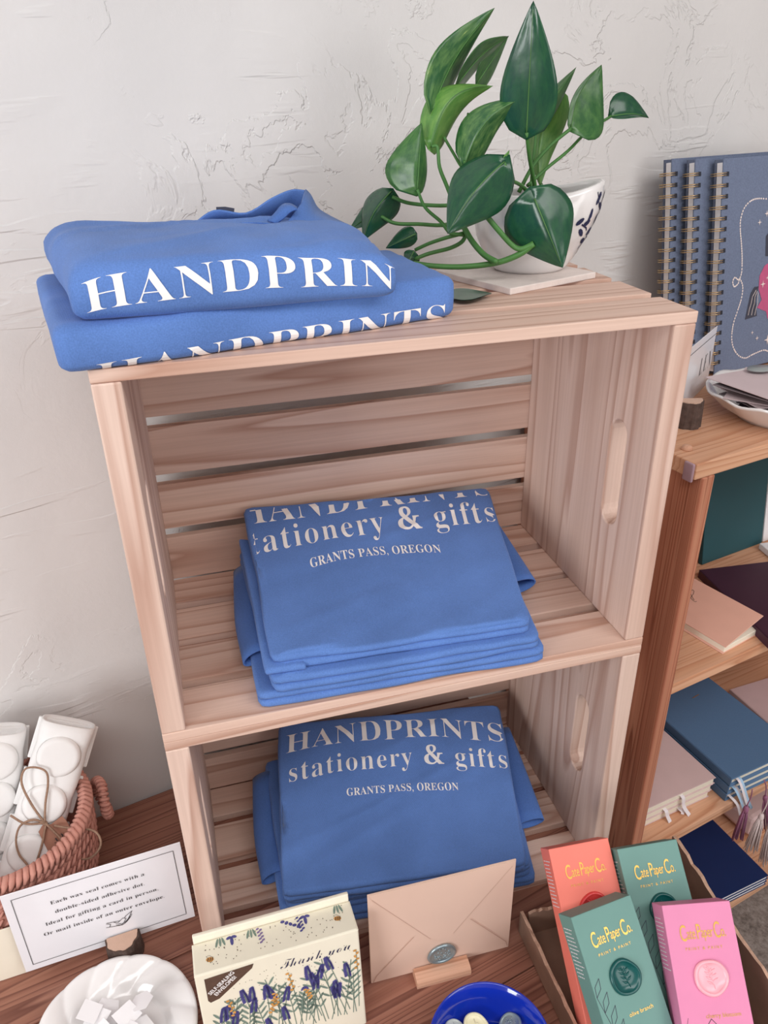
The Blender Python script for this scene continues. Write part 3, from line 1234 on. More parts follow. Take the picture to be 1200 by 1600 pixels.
col_o = TOPSHIRT.add('collar', loft([top_c, inn_c, out_c]), SHIRT, smooth=True)
TOPSHIRT.add('shoulder', loft([[ony(x, y, Y) for x, y, Y in ((476, 297, .160), (484, 306, .160), (495, 326, .16), (512, 338, .155), (540, 352, .145))],
                               [ony(x, y, Y) for x, y, Y in ((470, 318, .145), (474, 328, .143), (484, 340, .140), (506, 350, .135), (536, 362, .13))],
                               [ony(x, y, Y) for x, y, Y in ((448, 350, .124), (462, 355, .122), (482, 360, .12), (505, 364, .12), (534, 372, .12))]]), SHIRT, smooth=True)
TOPSHIRT.add('neck_rib', loft([[ony(x, y, Y) for x, y, Y in ((418, 346, .128), (430, 334, .130), (441, 322, .132), (452, 320, .132), (463, 326, .130))],
                               [ony(x, y, Y) for x, y, Y in ((432, 350, .124), (444, 342, .124), (452, 334, .124), (459, 330, .124), (464, 329, .124))]]), SHIRT_IN, smooth=True)
TOPSHIRT.add('neck_seam', tube(smooth_path([ony(x, y, Y) for x, y, Y in ((290, 356, .143), (340, 352, .128), (400, 349, .121), (440, 353, .117), (480, 354, .116), (510, 349, .118))], 5), 0.0011, 6), SHIRT_IN, smooth=True)
TOPSHIRT.add('size_label', ribbon([ony(338, 327, .1655), ony(352, 326.5, .1655), ony(366, 329, .1655)], 0.0035, EZ), CHAR, label='small printed neck label')

# ------------------------------------------------------------------ potted pothos on its tile
ZT = Z2
tq = [onz(x, y, ZT + 0.006) for x, y in ((682, 421), (795, 451), (929, 425))]
tq.append(tq[0] + tq[2] - tq[1])
e1 = unit(tq[2] - tq[1])
e2 = unit(tq[0] - tq[1])
e2 = unit(e2 - e1 * (e2 @ e1))
tl1, tl2 = np.linalg.norm(tq[2] - tq[1]), np.linalg.norm(tq[0] - tq[1])
tv, tf = bbox(tl1, tl2, 0.0058, 0.0008)
tc_ = (tq[0] + tq[2]) / 2
tc_[2] = ZT + 0.0030
solo('tile_coaster', 'square whitewashed tile under the plant pot on the crate', 'coaster', frame(tc_, e1, e2, EZ, (tv, tf)), TILE, (tc_[0], tc_[1], ZT), math.atan2(e1[1], e1[0]))

PB = onz(828, 419, ZT + 0.006)          # centre of the pot's foot
PB[2] = ZT + 0.0060
view_r = unit(np.array([RC[0][0], RC[0][1], 0]))       # rightwards along the wall
view_d = np.array([-view_r[1], view_r[0], 0])


def pot_surf(a, t, off=0.0):
    """bowl with one side drawn out to a raised beak; a = angle, t = 0 foot .. 1 rim"""
    prof = [(0.0, 0.031), (0.06, 0.036), (0.2, 0.0425), (0.45, 0.050), (0.7, 0.0525), (0.88, 0.050), (1.0, 0.046)]
    for (a0, r0), (a1, r1) in zip(prof, prof[1:]):
        if t <= a1 + 1e-9:
            r = r0 + (r1 - r0) * (t - a0) / (a1 - a0)
            break
    bk = max(0.0, math.cos(a + 0.12))
    beak = bk ** 4
    r = r + off + beak * 0.017 * t ** 2.0
    z = 0.068 * t + beak * 0.009 * t ** 2
    squash = 1.0 - 0.10 * abs(math.sin(a))
    p = PB + view_r * (r * math.cos(a) - 0.002) + view_d * (r * math.sin(a) * squash) + EZ * z
    return p


def pot_mesh():
    n, m = 48, 22
    V, F = [], []
    for j in range(m + 1):
        for k in range(n):
            V.append(pot_surf(2 * math.pi * k / n, j / m))
    for j in range(m + 1):
        for k in range(n):
            t = 1 - j / m * 0.9
            V.append(pot_surf(2 * math.pi * k / n, t, -0.0035) + EZ * (0.0005 if j == 0 else 0))
    R = 2 * (m + 1)
    for j in range(R - 1):
        for k in range(n):
            k2 = (k + 1) % n
            F.append((j * n + k, j * n + k2, j * n + n + k2, j * n + n + k))
    F.append(tuple(reversed(range(n))))
    F.append(tuple(range((R - 1) * n, R * n)))
    return V, F


plant = Thing('potted_pothos', 'trailing green pothos in a white ceramic pot with painted sprigs', 'potted plant', PB)
pot = plant.add('pot', pot_mesh(), CERAMIC, smooth=True)
soil_v = [pot_surf(2 * math.pi * k / 40, 0.86, -0.004) for k in range(40)]
zs = PB[2] + 0.056
soil_v = [np.array([p[0], p[1], zs]) for p in soil_v]
plant.add('soil', (soil_v + [PB + EZ * (zs - PB[2] + 0.004)], [(k, (k + 1) % 40, 40) for k in range(40)]), SOIL, smooth=True)


def sprig(shapes):
    V, F = [], []
    for sh in shapes:
        b = len(V)
        for a, t in sh:
            V.append(pot_surf(a, t, 0.0005))
        F.append(tuple(range(b, b + len(sh))))
    return V, F


shp = []
for path, w in (([(-0.40, .42), (-0.24, .60), (-0.12, .78), (-0.04, .95)], .016), ([(-0.24, .60), (-0.40, .78), (-0.50, .93)], .012), ([(-0.12, .78), (-0.24, .90)], .010),
                ([(-0.40, .42), (-0.62, .56), (-0.78, .62)], .012), ([(-0.05, .45), (0.0, .62), (0.04, .78)], .012), ([(-0.55, .30), (-0.40, .42)], .012)):
    shp += [[(x, y) for x, y in q] for q in stroke2(path, [w * 1.6] * len(path))]
for a, t, rot in ((-.46, .50, .4), (-.34, .62, 2.2), (-.20, .70, .7), (-.16, .86, 2.4), (-.46, .86, .8), (-.32, .76, 2.6), (-.66, .62, .2), (-.74, .52, 2.6), (.02, .70, 1.0), (-.02, .86, 1.9), (-.55, .40, 2.9), (-.62, .70, 1.2), (-.84, .66, .3)):
    shp.append(ellipse(a, t, .085, .035, 8, rot))
plant.add('painted_sprig', sprig(shp), INK_NAVY, parent=pot, label='dark blue painted sprigs on the pot')

YP = PB[1]


def leaf(base, tip, hl, hr, al=0.0, ar=0.0, Yb=0.0, Yt=0.0, bend=0.0, mat=LEAF_DARK, heart=0.14, curve=0.0, droop=0.0):
    """base/tip pixels with depth offsets, half widths in m, half tilts (deg from facing the camera), bend of the midrib"""
    B = ony(base[0], base[1], YP + Yb)
    Tp = ony(tip[0], tip[1], YP + Yt)
    ax = Tp - B
    L = np.linalg.norm(ax)
    ax = ax / L
    nrm = CAM - (B + Tp) / 2
    nrm = unit(nrm - ax * (nrm @ ax))
    side = np.cross(ax, nrm)         # to the right when the leaf points up on screen
    n, m = 16, 6
    V, UVs, F = [], [], []
    for i in range(n + 1):
        t = i / n
        # heart/teardrop outline
        wd = (math.sin(math.pi * min(1, t ** 0.62)) ** 0.85) * (1 - 0.25 * t)
        if t < 0.05:
            wd = max(wd, 0.30 * (t / 0.05) ** 0.5)
        c = B + ax * (L * t) + nrm * (bend * math.sin(math.pi * t)) + side * (curve * math.sin(math.pi * t)) - EZ * (droop * t * t)
        for j in range(-m, m + 1):
            f = j / m
            ang = math.radians(ar if f > 0 else al)
            hw = hr if f > 0 else hl
            x = f * hw * wd
            lift = abs(f) * hw * wd
            dish = 0.10 * hw * wd * (abs(f) ** 2) * (1 if True else 0)
            back = -heart * L * (abs(f) ** 1.5) * max(0, 1 - t / 0.22)
            P = c + side * (x * math.cos(ang)) + nrm * (lift * math.sin(ang) - dish) + ax * back
            P = P + nrm * (0.0009 * noise.noise(Vector((t * 7, f * 3, base[0] * .1))))
            V.append(P)
            UVs.append((0.5 + f * 0.5, t * 2))
    w = 2 * m + 1
    for i in range(n):
        for j in range(w - 1):
            F.append((i * w + j, i * w + j + 1, (i + 1) * w + j + 1, (i + 1) * w + j))
    # a little real thickness
    o = len(V)
    G = np.array(V)
    V2 = G - nrm * 0.0005
    Vall = list(G) + list(V2)
    F2 = [tuple(o + q for q in reversed(f)) for f in F]
    rim = list(range(w)) + [i * w + w - 1 for i in range(1, n + 1)] + [n * w + j for j in range(w - 2, -1, -1)] + [i * w for i in range(n - 1, 0, -1)]
    F3 = [(rim[(k + 1) % len(rim)], rim[k], o + rim[k], o + rim[(k + 1) % len(rim)]) for k in range(len(rim))]
    lf = plant.add('leaf', (Vall, F + F2 + F3), mat, smooth=True, uv=UVs + UVs)
    rib = [G[i * w + m] + nrm * 0.0003 for i in range(n)]
    plant.add('midrib', tube(rib, [0.0006 * (1 - 0.8 * i / n) for i in range(len(rib))], 5), VEIN, parent=lf, smooth=True)
    return lf


def q1(x, y):
    return (500 + x * 0.45, y * 0.45)


# base, tip, left half width, right half width, ...
leaf(q1(717, 462), q1(741, 2), .0255, .0255, -8, 8, -.03, -.045, .004, LEAF_DARK, 0.06)
leaf(q1(392, 378), q1(608, 26), .024, .024, 35, -62, .01, .03, -.006, LEAF_VAR, 0.05, curve=-.006)
leaf(q1(476, 296), q1(655, 128), .020, .018, 62, -66, .03, .05, .004, LEAF_MID, 0.05, curve=-.004)
leaf(q1(545, 290), q1(655, 124), .018, .018, 60, -60, .05, .06, .0, LEAF_MID, 0.05)
leaf(q1(385, 508), q1(601, 298), .022, .026, -40, -46, .0, .01, .006, LEAF_LIGHT, 0.05, curve=-.016)
leaf(q1(502, 572), q1(712, 337), .025, .024, -42, -50, -.02, -.03, .006, LEAF_VAR, 0.04, curve=-.010)
leaf(q1(640, 562), q1(443, 812), .033, .030, -30, -34, -.055, -.075, .004, LEAF_DARK, 0.10, curve=.004)
leaf(q1(745, 690), q1(843, 930), .034, .040, -32, -24, -.062, -.075, .004, LEAF_DARK, 0.17)
leaf(q1(872, 446), q1(978, 224), .006, .038, 20, -26, .0, .01, .0, LEAF_MID, 0.05, curve=-.006)
leaf(q1(1008, 404), q1(1142, 410), .021, .008, -20, 60, .03, .04, .003, LEAF_DARK, 0.05, curve=-.003)
leaf(q1(750, 425), q1(890, 233), .016, .016, -50, -50, .01, .03, .0, LEAF_MID, 0.05)
leaf(q1(820, 318), q1(764, 650), .026, .018, -32, -40, .035, .03, .004, LEAF_LIGHT, 0.06, curve=.008)
leaf(q1(338, 660), q1(353, 426), .032, .014, -12, -55, -.01, .0, .003, LEAF_MID, 0.10)
leaf(q1(248, 664), q1(150, 836), .022, .024, -30, -55, .02, .02, .005, LEAF_DARK, 0.06, curve=.004)
leaf(q1(250, 690), q1(100, 800), .014, .016, 40, -40, .03, .035, .003, LEAF_DARK, 0.05)
leaf(q1(332, 812), q1(228, 862), .010, .016, -30, -50, .0, .01, .003, LEAF_DARK, 0.05)
leaf(q1(326, 872), q1(300, 922), .012, .010, -40, -40, -.01, -.012, .002, LEAF_DARK, 0.05)
leaf(q1(640, 560), q1(658, 521), .003, .003, 40, -40, -.05, -.05, .002, LEAF_LIGHT, 0.0)
# leaf lying on the slat beside the shirts
lb, lt = onz(699, 464, Z2 + 0.003), onz(769, 459, Z2 + 0.0035)
ax = unit(lt - lb)
sd = np.cross(EZ, ax)
Lh = np.linalg.norm(lt - lb)
V, F, UVs = [], [], []
for sgn in (1, 0):
    for i in range(13):
        t = i / 12
        wd = 0.024 * math.sin(math.pi * min(1, t ** .7)) * (1 - .3 * t)
        for j in (-2, -1, 0, 1, 2):
            V.append(lb + ax * Lh * t + sd * wd * j / 2 + EZ * (0.0006 * sgn + 0.0012 * abs(j) / 2 * math.sin(math.pi * t)))
            UVs.append((.5 + j / 4, t * 2))
for i in range(12):
    for j in range(4):
        f = (i * 5 + j, i * 5 + 5 + j, i * 5 + 6 + j, i * 5 + 1 + j)
        F.append(tuple(reversed(f)))
        F.append(tuple(65 + q for q in f))
plant.add('leaf', (V, F), LEAF_DARK, smooth=True, uv=UVs)


def stem(pts, r0, r1=None, Y0=0.0, Y1=0.0):
    P = []
    n = len(pts)
    for i, (x, y) in enumerate(pts):
        px = q1(x, y)
        P.append(ony(px[0], px[1], YP + Y0 + (Y1 - Y0) * i / (n - 1)))
    P = smooth_path(P, 5)
    r1 = r1 or r0
    plant.add('stem', tube(P, [r0 + (r1 - r0) * k / (len(P) - 1) for k in range(len(P))], 8), STEM, smooth=True)


stem([(717, 460), (728, 550), (745, 640), (748, 690)], .0016, .0022, -.03, .0)
stem([(388, 508), (408, 512), (415, 580), (440, 645), (470, 720), (505, 800)], .0014, .002, .0, -.01)
stem([(430, 475), (462, 530), (500, 590), (560, 640), (660, 680)], .0013, .0016, .01, .0)
stem([(514, 395), (520, 440), (560, 560), (650, 660)], .0012, .0015, .03, .0)
stem([(338, 658), (365, 720), (420, 770), (452, 808), (500, 815)], .0014, .0018, -.01, -.02)
stem([(250, 683), (300, 703), (370, 712), (455, 712), (560, 690), (680, 690)], .0016, .0018, .02, .0)
stem([(210, 750), (260, 775), (340, 778), (450, 778), (560, 720)], .0016, .0018, .02, .0)
stem([(330, 868), (380, 845), (440, 825), (505, 808)], .0016, .0018, .0, -.02)
stem([(328, 900), (380, 880), (450, 862), (492, 840), (508, 812)], .0017, .0019, -.01, -.02)
stem([(325, 914), (400, 924), (500, 926), (610, 913), (690, 884), (742, 846)], .0021, .0028, -.03, -.062)
stem([(500, 790), (530, 840), (570, 885), (615, 911)], .0026, .0026, -.02, -.058)
stem([(570, 740), (620, 800), (668, 852), (700, 864), (742, 846)], .0024, .0024, -.045, -.062)
stem([(640, 566), (660, 620), (700, 645), (735, 680)], .0014, .0018, -.055, -.02)
stem([(872, 446), (800, 505), (740, 575), (690, 668)], .0015, .0018, .0, .0)
stem([(1010, 404), (930, 455), (860, 525), (790, 582), (720, 645)], .0013, .0017, .03, .0)
stem([(752, 425), (746, 500), (738, 575), (732, 660)], .0012, .0015, .01, .0)
stem([(770, 640), (745, 690)], .0013, .0014, .03, .0)
stem([(500, 560), (560, 610), (660, 660)], .0013, .0015, -.02, .0)


# ------------------------------------------------------------------ log holders with cards
def log_holder(name, label, c, r, h, face, group):
    """short branch with bark, its back cut away to hold a card; face = direction it faces"""
    f = unit(face)
    s_ = np.cross(EZ, f)
    th = Thing(name, label, 'card holder', (c[0], c[1], c[2]), math.atan2(f[1], f[0]), group)
    pts = []
    n = 22
    for k in range(n + 1):
        a = -math.pi * 0.56 + math.pi * 1.12 * k / n
        rr = r * (1 + 0.04 * math.sin(5 * a) + 0.03 * math.sin(11 * a + 1))
        pts.append((rr * math.cos(a), rr * math.sin(a)))
    v, fc = prism(pts, 0.0, h)
    V = [np.asarray(c) + f * (x * (1.0 - 0.06 * (z > 0))) + s_ * (y * (1.0 - 0.06 * (z > 0))) + EZ * z for x, y, z in v]
    th.add('bark', (V, fc), BARK, smooth=False)
    v, fc = prism([(x * .90, y * .90) for x, y in pts], h, h + 0.0012)
    th.add('cut_face', ([np.asarray(c) + f * (x * .94) + s_ * (y * .94) + EZ * z for x, y, z in v], fc), CUT_WOOD)
    return th


GLOG = 'log-slice card holders'
lc = onz(170, 1506, 0.0)
# the wax seal card: a vertical sheet standing behind the log
cb0, cb1 = onz(41, 1520, 0.016), onz(305, 1432, 0.016)
ce1 = unit(np.array([*(cb1 - cb0)[:2], 0]))
ce3 = unit(np.cross(ce1, EZ))
if ce3 @ (CAM - cb0) < 0:
    ce3 = -ce3
ln = math.radians(3)
ce2 = EZ * math.cos(ln) - np.array([ce3[0], ce3[1], 0]) * math.sin(ln)
ce3 = np.cross(ce1, ce2)
cw = np.linalg.norm(cb1 - cb0)
ptl = onplane(2, 1400, cb0, ce3)
ch = float((ptl - cb0) @ ce2)
ch = float((onplane(286, 1316, cb0, ce3) - cb0) @ ce2) * 0.5 + ch * 0.5
lc = cb0 + ce1 * (cw * 0.56) + ce3 * 0.004
lc = np.array([lc[0], lc[1], 0.0])
log_holder('log_card_holder', 'small dark-barked log holding the wax seal notice', lc, 0.0185, 0.0275, np.array([ce3[0], ce3[1], 0]), GLOG)
card = Thing('notice_card', 'white laminated notice about wax seals standing in a log holder', 'sign', cb0, math.atan2(ce1[1], ce1[0]))
sheet = card.add('sheet', frame(cb0 + ce1 * cw / 2 + ce2 * ch / 2 - ce3 * 0.0008, ce1, ce2, ce3, bbox(cw, ch, 0.0010, 0.0002, 1)), CARD_GLOSS)
mg = 0.0085
rect = [(mg, mg), (cw - mg, mg), (cw - mg, ch - mg), (mg, ch - mg), (mg, mg)]
card.add('border_line', flat_shapes(stroke2(rect, 0.0006), cb0, ce1, ce2, ce3, 0.0002), INK_DARK, parent=sheet)
ls = []
for i, k in enumerate(('C1', 'C2', 'C3', 'C4')):
    w = TEXT[k][2]
    size = 0.0066
    ls.append(flat_text(k, cb0 + ce1 * (cw * 0.50) + ce2 * (ch * (0.735 - 0.118 * i)), ce1, ce2, ce3, size, 1.08, 0.0003, True))
card.add('lettering', join(*ls), INK_DARK, parent=sheet)
# the two hands drawn under the words
hands = []
hx, hy, hs = cw * 0.57, ch * 0.225, 0.00022
for P_ in ([(-60, 34), (-30, 28), (0, 22), (14, 34), (28, 26), (14, 2), (0, -4)], [(-66, 6), (-40, 0), (-14, -6), (6, -10), (20, -4)], [(62, 62), (50, 40), (36, 18), (18, 2), (6, -4)],
           [(58, 42), (46, 22), (30, 4), (12, -8)], [(-30, 28), (-14, 12), (0, 22)], [(48, 30), (34, 12), (20, 0)], [(62, 62), (30, 42), (20, 30)], [(-62, 30), (-44, 20), (-50, 4)],
           [(-10, 8), (8, -6)], [(-22, 4), (-2, -8)]):
    hands += stroke2([(hx + x * hs, hy + y * hs) for x, y in P_], 0.0006)
card.add('hand_drawing', flat_shapes(hands, cb0, ce1, ce2, ce3, 0.0003), INK_DARK, parent=sheet)

# cream card behind the notice at the left edge
pA, pB = onz(-30, 1478, 0.03), onz(34, 1458, 0.03)
pe1 = unit(np.array([*(pB - pA)[:2], 0]))
pe3 = np.cross(pe1, EZ)
pv, pf = bbox(0.11, 0.0012, 0.075, 0.0003, 1)
pc_ = cb0 + ce1 * (-0.034) - np.array([ce3[0], ce3[1], 0]) * 0.012
pc_ = np.array([pc_[0], pc_[1], 0.0])
solo('cream_card', 'blank cream card standing behind the wax seal notice', 'card', frame(pc_ + EZ * 0.0385, ce1, unit(np.cross(EZ, ce1)), EZ, (pv, pf)), PAPER_CREAM, pc_, math.atan2(ce1[1], ce1[0]))

# ------------------------------------------------------------------ straw basket
bc = RM(-0.155, 0.184, 0.0)
BR_, BH = 0.088, 0.132
basket = Thing('straw_basket', 'round pinkish woven straw basket against the wall at the left', 'basket', bc)
prof = [(0.064, 0.0), (0.072, 0.02), (0.079, 0.05), (0.084, 0.09), (0.086, BH), (0.082, BH), (0.080, 0.09), (0.075, 0.05), (0.068, 0.02), (0.0, 0.006)]
V, F = lathe(prof, 72, *bc)
V = [np.asarray(v) + EZ * 0 + unit(np.array([v[0] - bc[0], v[1] - bc[1], 1e-6])) * np.array([1, 1, 0]) * (0.0007 * math.sin(math.atan2(v[1] - bc[1], v[0] - bc[0]) * 36 + v[2] * 300)) for v in V]
bbody = basket.add('body', (V, F), BASKET, smooth=True)
# woven strands: short slanting rods proud of the wall
rnd = random.Random(4)
strands = []
for j in range(9):
    for k in range(64):
        a = 2 * math.pi * (k + 0.5 * (j % 2)) / 64
        z = 0.008 + j * 0.0138
        rr = np.interp(z, [0, .02, .05, .09, BH], [.064, .072, .079, .084, .086]) + 0.0012
        da = 0.05
        p0 = bc + np.array([math.cos(a - da) * rr, math.sin(a - da) * rr, z - 0.003])
        p1 = bc + np.array([math.cos(a + da) * (rr + .001), math.sin(a + da) * (rr + .001), z + 0.008])
        strands.append(tube([p0, (p0 + p1) / 2 + unit(np.array([math.cos(a), math.sin(a), 0])) * 0.0012, p1], [0.0012, 0.0021, 0.0012], 5))
basket.add('weave', join(*strands), BASKET, smooth=True, kind='stuff')
braid = []
for k in range(84):
    a = 2 * math.pi * k / 84
    c0 = bc + np.array([math.cos(a) * .083, math.sin(a) * .083, BH])
    out = np.array([math.cos(a), math.sin(a), 0])
    tg = np.array([-math.sin(a), math.cos(a), 0])
    braid.append(tube([c0 + out * 0.006 - EZ * 0.006 - tg * 0.003, c0 + out * 0.006 + EZ * 0.003, c0 + EZ * 0.007 + tg * 0.002, c0 - out * 0.006 + EZ * 0.002 + tg * 0.005], [0.002, 0.0032, 0.0032, 0.002], 6))
basket.add('braided_rim', join(*braid), BASKET, smooth=True, kind='stuff')
ha = math.atan2(0.010, 0.09) + TH
hc = bc + np.array([math.cos(ha) * .094, math.sin(ha) * .094, BH - 0.030])
ho = np.array([math.cos(ha), math.sin(ha), 0])
ht = np.array([-math.sin(ha), math.cos(ha), 0])
hp = [hc + ht * (0.020 * math.cos(t)) + EZ * (0.020 * math.sin(t)) + ho * (0.004 + 0.004 * math.sin(t) ** 2) for t in np.linspace(0, 2 * math.pi, 25)[:-1]]
coil = []
for k in range(24):
    a, b = hp[k], hp[(k + 1) % 24]
    t = unit(b - a)
    s1 = unit(np.cross(t, ho))
    coil.append(tube([(a + b) / 2 + (s1 * math.cos(q) + ho * math.sin(q)) * 0.0042 + t * 0.0012 * math.sin(q) for q in np.linspace(0, 2 * math.pi, 11)[:-1]], 0.0022, 5, True))
basket.add('handle', join(tube(hp, 0.0035, 8, True), *coil), BASKET, smooth=True)


# ------------------------------------------------------------------ white moulded packs in the basket
def pack(name, label, top_px, bot_px, ztop, zbot_shift, halfw, halft, length_px_scale, group, Vtop, Vbot):
    A = Vbot
    B = Vtop
    ax = unit(B - A)
    nrm = CAM - (A + B) / 2
    nrm = unit(nrm - ax * (nrm @ ax))
    sd_ = np.cross(ax, nrm)
    if sd_ @ RC[0] < 0:
        sd_ = -sd_
    L = np.linalg.norm(B - A)
    th = Thing(name, label, 'packaging', A, 0, group)

    def rr(hw, ht, z, n=28, e=3.2):
        out = []
        for k in range(n):
            a = 2 * math.pi * k / n
            c_, s_ = math.cos(a), math.sin(a)
            out.append(A + ax * z + sd_ * hw * np.sign(c_) * abs(c_) ** (2 / e) + nrm * ht * np.sign(s_) * abs(s_) ** (2 / e))
        return out
    # body with four slight lobes, dished open end
    rings = []
    steps = 24
    for j in range(steps + 1):
        t = j / steps
        lobe = 1 - 0.045 * abs(math.sin(t * math.pi * 4)) ** 6
        rings.append(rr(halfw * lobe * (0.9 + 0.1 * t), halft * lobe, L * t))
    rings.append(rr(halfw * .93, halft * .88, L * 1.004))
    rings.append(rr(halfw * .86, halft * .78, L * 0.985))
    rings.append(rr(halfw * .70, halft * .60, L * 0.955))
    V = [p for r in rings for p in r]
    n = 28
    F = []
    for j in range(len(rings) - 1):
        for k in range(n):
            k2 = (k + 1) % n
            F.append((j * n + k, j * n + k2, j * n + n + k2, j * n + n + k))
    F.append(tuple(reversed(range(n))))
    F.append(tuple(range((len(rings) - 1) * n, len(rings) * n)))
    th.add('shell', (V, F), PULP, smooth=True)
    # back flange plates stepping out at the sides
    for t0, t1 in ((0.02, 0.22), (0.27, 0.47), (0.52, 0.72), (0.77, 0.99)):
        v, f = bbox(halfw * 2.22, L * (t1 - t0), 0.0035, 0.0012, 2)
        th.add('flange', frame(A + ax * L * (t0 + t1) / 2 - nrm * halft * 0.55, sd_, ax, nrm, (v, f)), PULP, smooth=False)
    # round raised pads
    for t in (0.10, 0.36, 0.62, 0.87):
        v, f = lathe([(halfw * .80, -.001), (halfw * .77, 0.0012), (halfw * .72, 0.0030), (halfw * .66, 0.0040), (halfw * .58, 0.0042), (halfw * .3, 0.0040), (0, 0.0040)], 36)
        c0 = A + ax * L * (t - 0.03) + nrm * (halft * 0.985)
        th.add('round_pad', frame(c0, sd_, ax, nrm, (v, f)), PULP, smooth=True)
    return th, A, ax, sd_, nrm, L


GPK = 'white moulded packs in the basket'
B0 = RM(-0.171, 0.157, 0.030)
B1 = onplane(108, 1128, RM(-0.1, 0.215, 0), EV)
pk, pA_, pax, psd, pnr, pL = pack('moulded_pack', 'white moulded pack tied with jute twine, leaning right in the basket', None, None, 0, 0, 0.0285, 0.0155, 1, GPK, B1, B0)
B0b = RM(-0.192, 0.208, 0.034)
B1b = onplane(-6, 1140, RM(-0.1, 0.238, 0), EV)
pack('moulded_pack', 'white moulded pack cut off by the left edge of the photo', None, None, 0, 0, 0.030, 0.0155, 1, GPK, B1b, B0b)

# twine bow and tag belong to the tied pack
kn = onplane(70, 1286, pA_ + pnr * 0.021, pnr)


def on_pack(x, y, off=0.0215):
    return onplane(x, y, pA_ + pnr * off, pnr)


for pts in ([(70, 1286), (50, 1258), (34, 1225), (38, 1203), (55, 1199), (72, 1206), (75, 1225), (71, 1255), (70, 1286)],
            [(70, 1286), (40, 1287), (16, 1274)], [(70, 1286), (52, 1281), (32, 1290), (25, 1312), (30, 1335), (43, 1352), (48, 1368)],
            [(72, 1287), (66, 1318), (58, 1345), (56, 1362)]):
    pk.add('twine', tube(smooth_path([on_pack(x, y, .0222 + .0008 * (i % 2)) for i, (x, y) in enumerate(pts)], 5), 0.0012, 6), TWINE, smooth=True)
for pts in ([(72, 1287), (95, 1310), (112, 1330), (128, 1342), (145, 1338), (157, 1322), (154, 1305), (140, 1296), (110, 1294), (85, 1290)],):
    pk.add('twine', tube(smooth_path([on_pack(x, y, .0235 + max(0, (x - 90)) * .0004) for x, y in pts], 5), 0.0012, 6), TWINE, smooth=True)
pk.add('twine', lathe([(0, -.0025), (.0022, -.0015), (.003, 0), (.0022, .0015), (0, .0025)], 12, *kn), TWINE, smooth=True)
tg = [(60, 1300), (66, 1290), (80, 1288), (97, 1275), (104, 1283), (118, 1308), (84, 1342), (76, 1332)]
tp = [on_pack(x, y, .0205 if k < 6 else .0200) for k, (x, y) in enumerate(tg)]
Vt = [p for p in tp] + [p - pnr * .0006 for p in tp]
n = len(tp)
Ft = [tuple(range(n)), tuple(reversed(range(n, 2 * n)))] + [((k + 1) % n, k, n + k, n + (k + 1) % n) for k in range(n)]
tago = pk.add('tag', (Vt, Ft), KRAFT, label='kraft paper gift tag')
o0, o1, o2 = on_pack(86, 1318, .0215), on_pack(97, 1309, .0215), on_pack(80, 1308, .0215)
pk.add('handwriting', flat_text('TAG', o0, unit(o1 - o0), unit(o2 - o0), pnr, 0.016), INK_DARK, parent=tago)

# ------------------------------------------------------------------ white plate with paper squares
pr_, pz = 0.078, 0.020
plc = onz(180, 1617, pz)
plc = np.array([plc[0], plc[1], 0.0])
plate = Thing('swirl_plate', 'white glazed plate with swirled rim holding paper squares, bottom left', 'plate', plc)
n = 168
prof = [(0.0, 0.0), (0.042, 0.0), (0.046, 0.002), (0.060, 0.010), (0.075, 0.0175), (pr_, 0.0195), (0.0775, 0.0212)] + [(r_, float(np.interp(r_, [.045, .050, .060, .074], [.0055, .0085, .0145, .0205]))) for r_ in np.linspace(.0755, .0455, 22)] + [(0.045, 0.0055), (0.030, 0.0045), (0.0, 0.0042)]
V, F = lathe(prof, n, *plc, cap=False)
V2 = []
for v in V:
    d = np.array(v) - plc
    r = math.hypot(d[0], d[1])
    a = math.atan2(d[1], d[0])
    if r > 0.047:
        w = min(1, (r - 0.047) / 0.008) * min(1, (0.0795 - r) / 0.003 + 0.15)
        ridge = abs(math.sin(7 * a + (r - 0.047) * 95)) ** 0.6
        d = d + EZ * (0.0030 * w * ridge)
    V2.append(plc + d)
plate.add('dish', (V2, F), CERAMIC, smooth=True)
rnd = random.Random(11)
for k in range(34):
    a = rnd.uniform(0, 6.28)
    rad = 0.034 * math.sqrt(rnd.random())
    cx, cy = plc[0] + rad * math.cos(a), plc[1] + rad * math.sin(a)
    rz = rnd.uniform(0, 3.14)
    tx, ty = rnd.uniform(-.28, .28), rnd.uniform(-.28, .28)
    hw = rnd.uniform(0.011, 0.016)
    z0 = 0.0064 + 0.0007 * k + hw * (abs(tx) + abs(ty)) * 0.4
    sides = rnd.choice((4, 5, 6))
    pts = [(hw * rnd.uniform(.85, 1.1) * math.cos(rz + 2 * math.pi * q / sides), hw * rnd.uniform(.85, 1.1) * math.sin(rz + 2 * math.pi * q / sides)) for q in range(sides)]
    V = [(cx + x, cy + y, z0 + x * tx + y * ty) for x, y in pts] + [(cx + x, cy + y, z0 + x * tx + y * ty + .0003) for x, y in pts]
    F = [tuple(reversed(range(sides))), tuple(range(sides, 2 * sides))] + [(q, (q + 1) % sides, sides + (q + 1) % sides, sides + q) for q in range(sides)]
    solo('paper_square', 'little white paper piece heaped in the swirl plate', 'paper', (V, F), PAPER, (cx, cy, z0), group='paper pieces in the swirl plate')

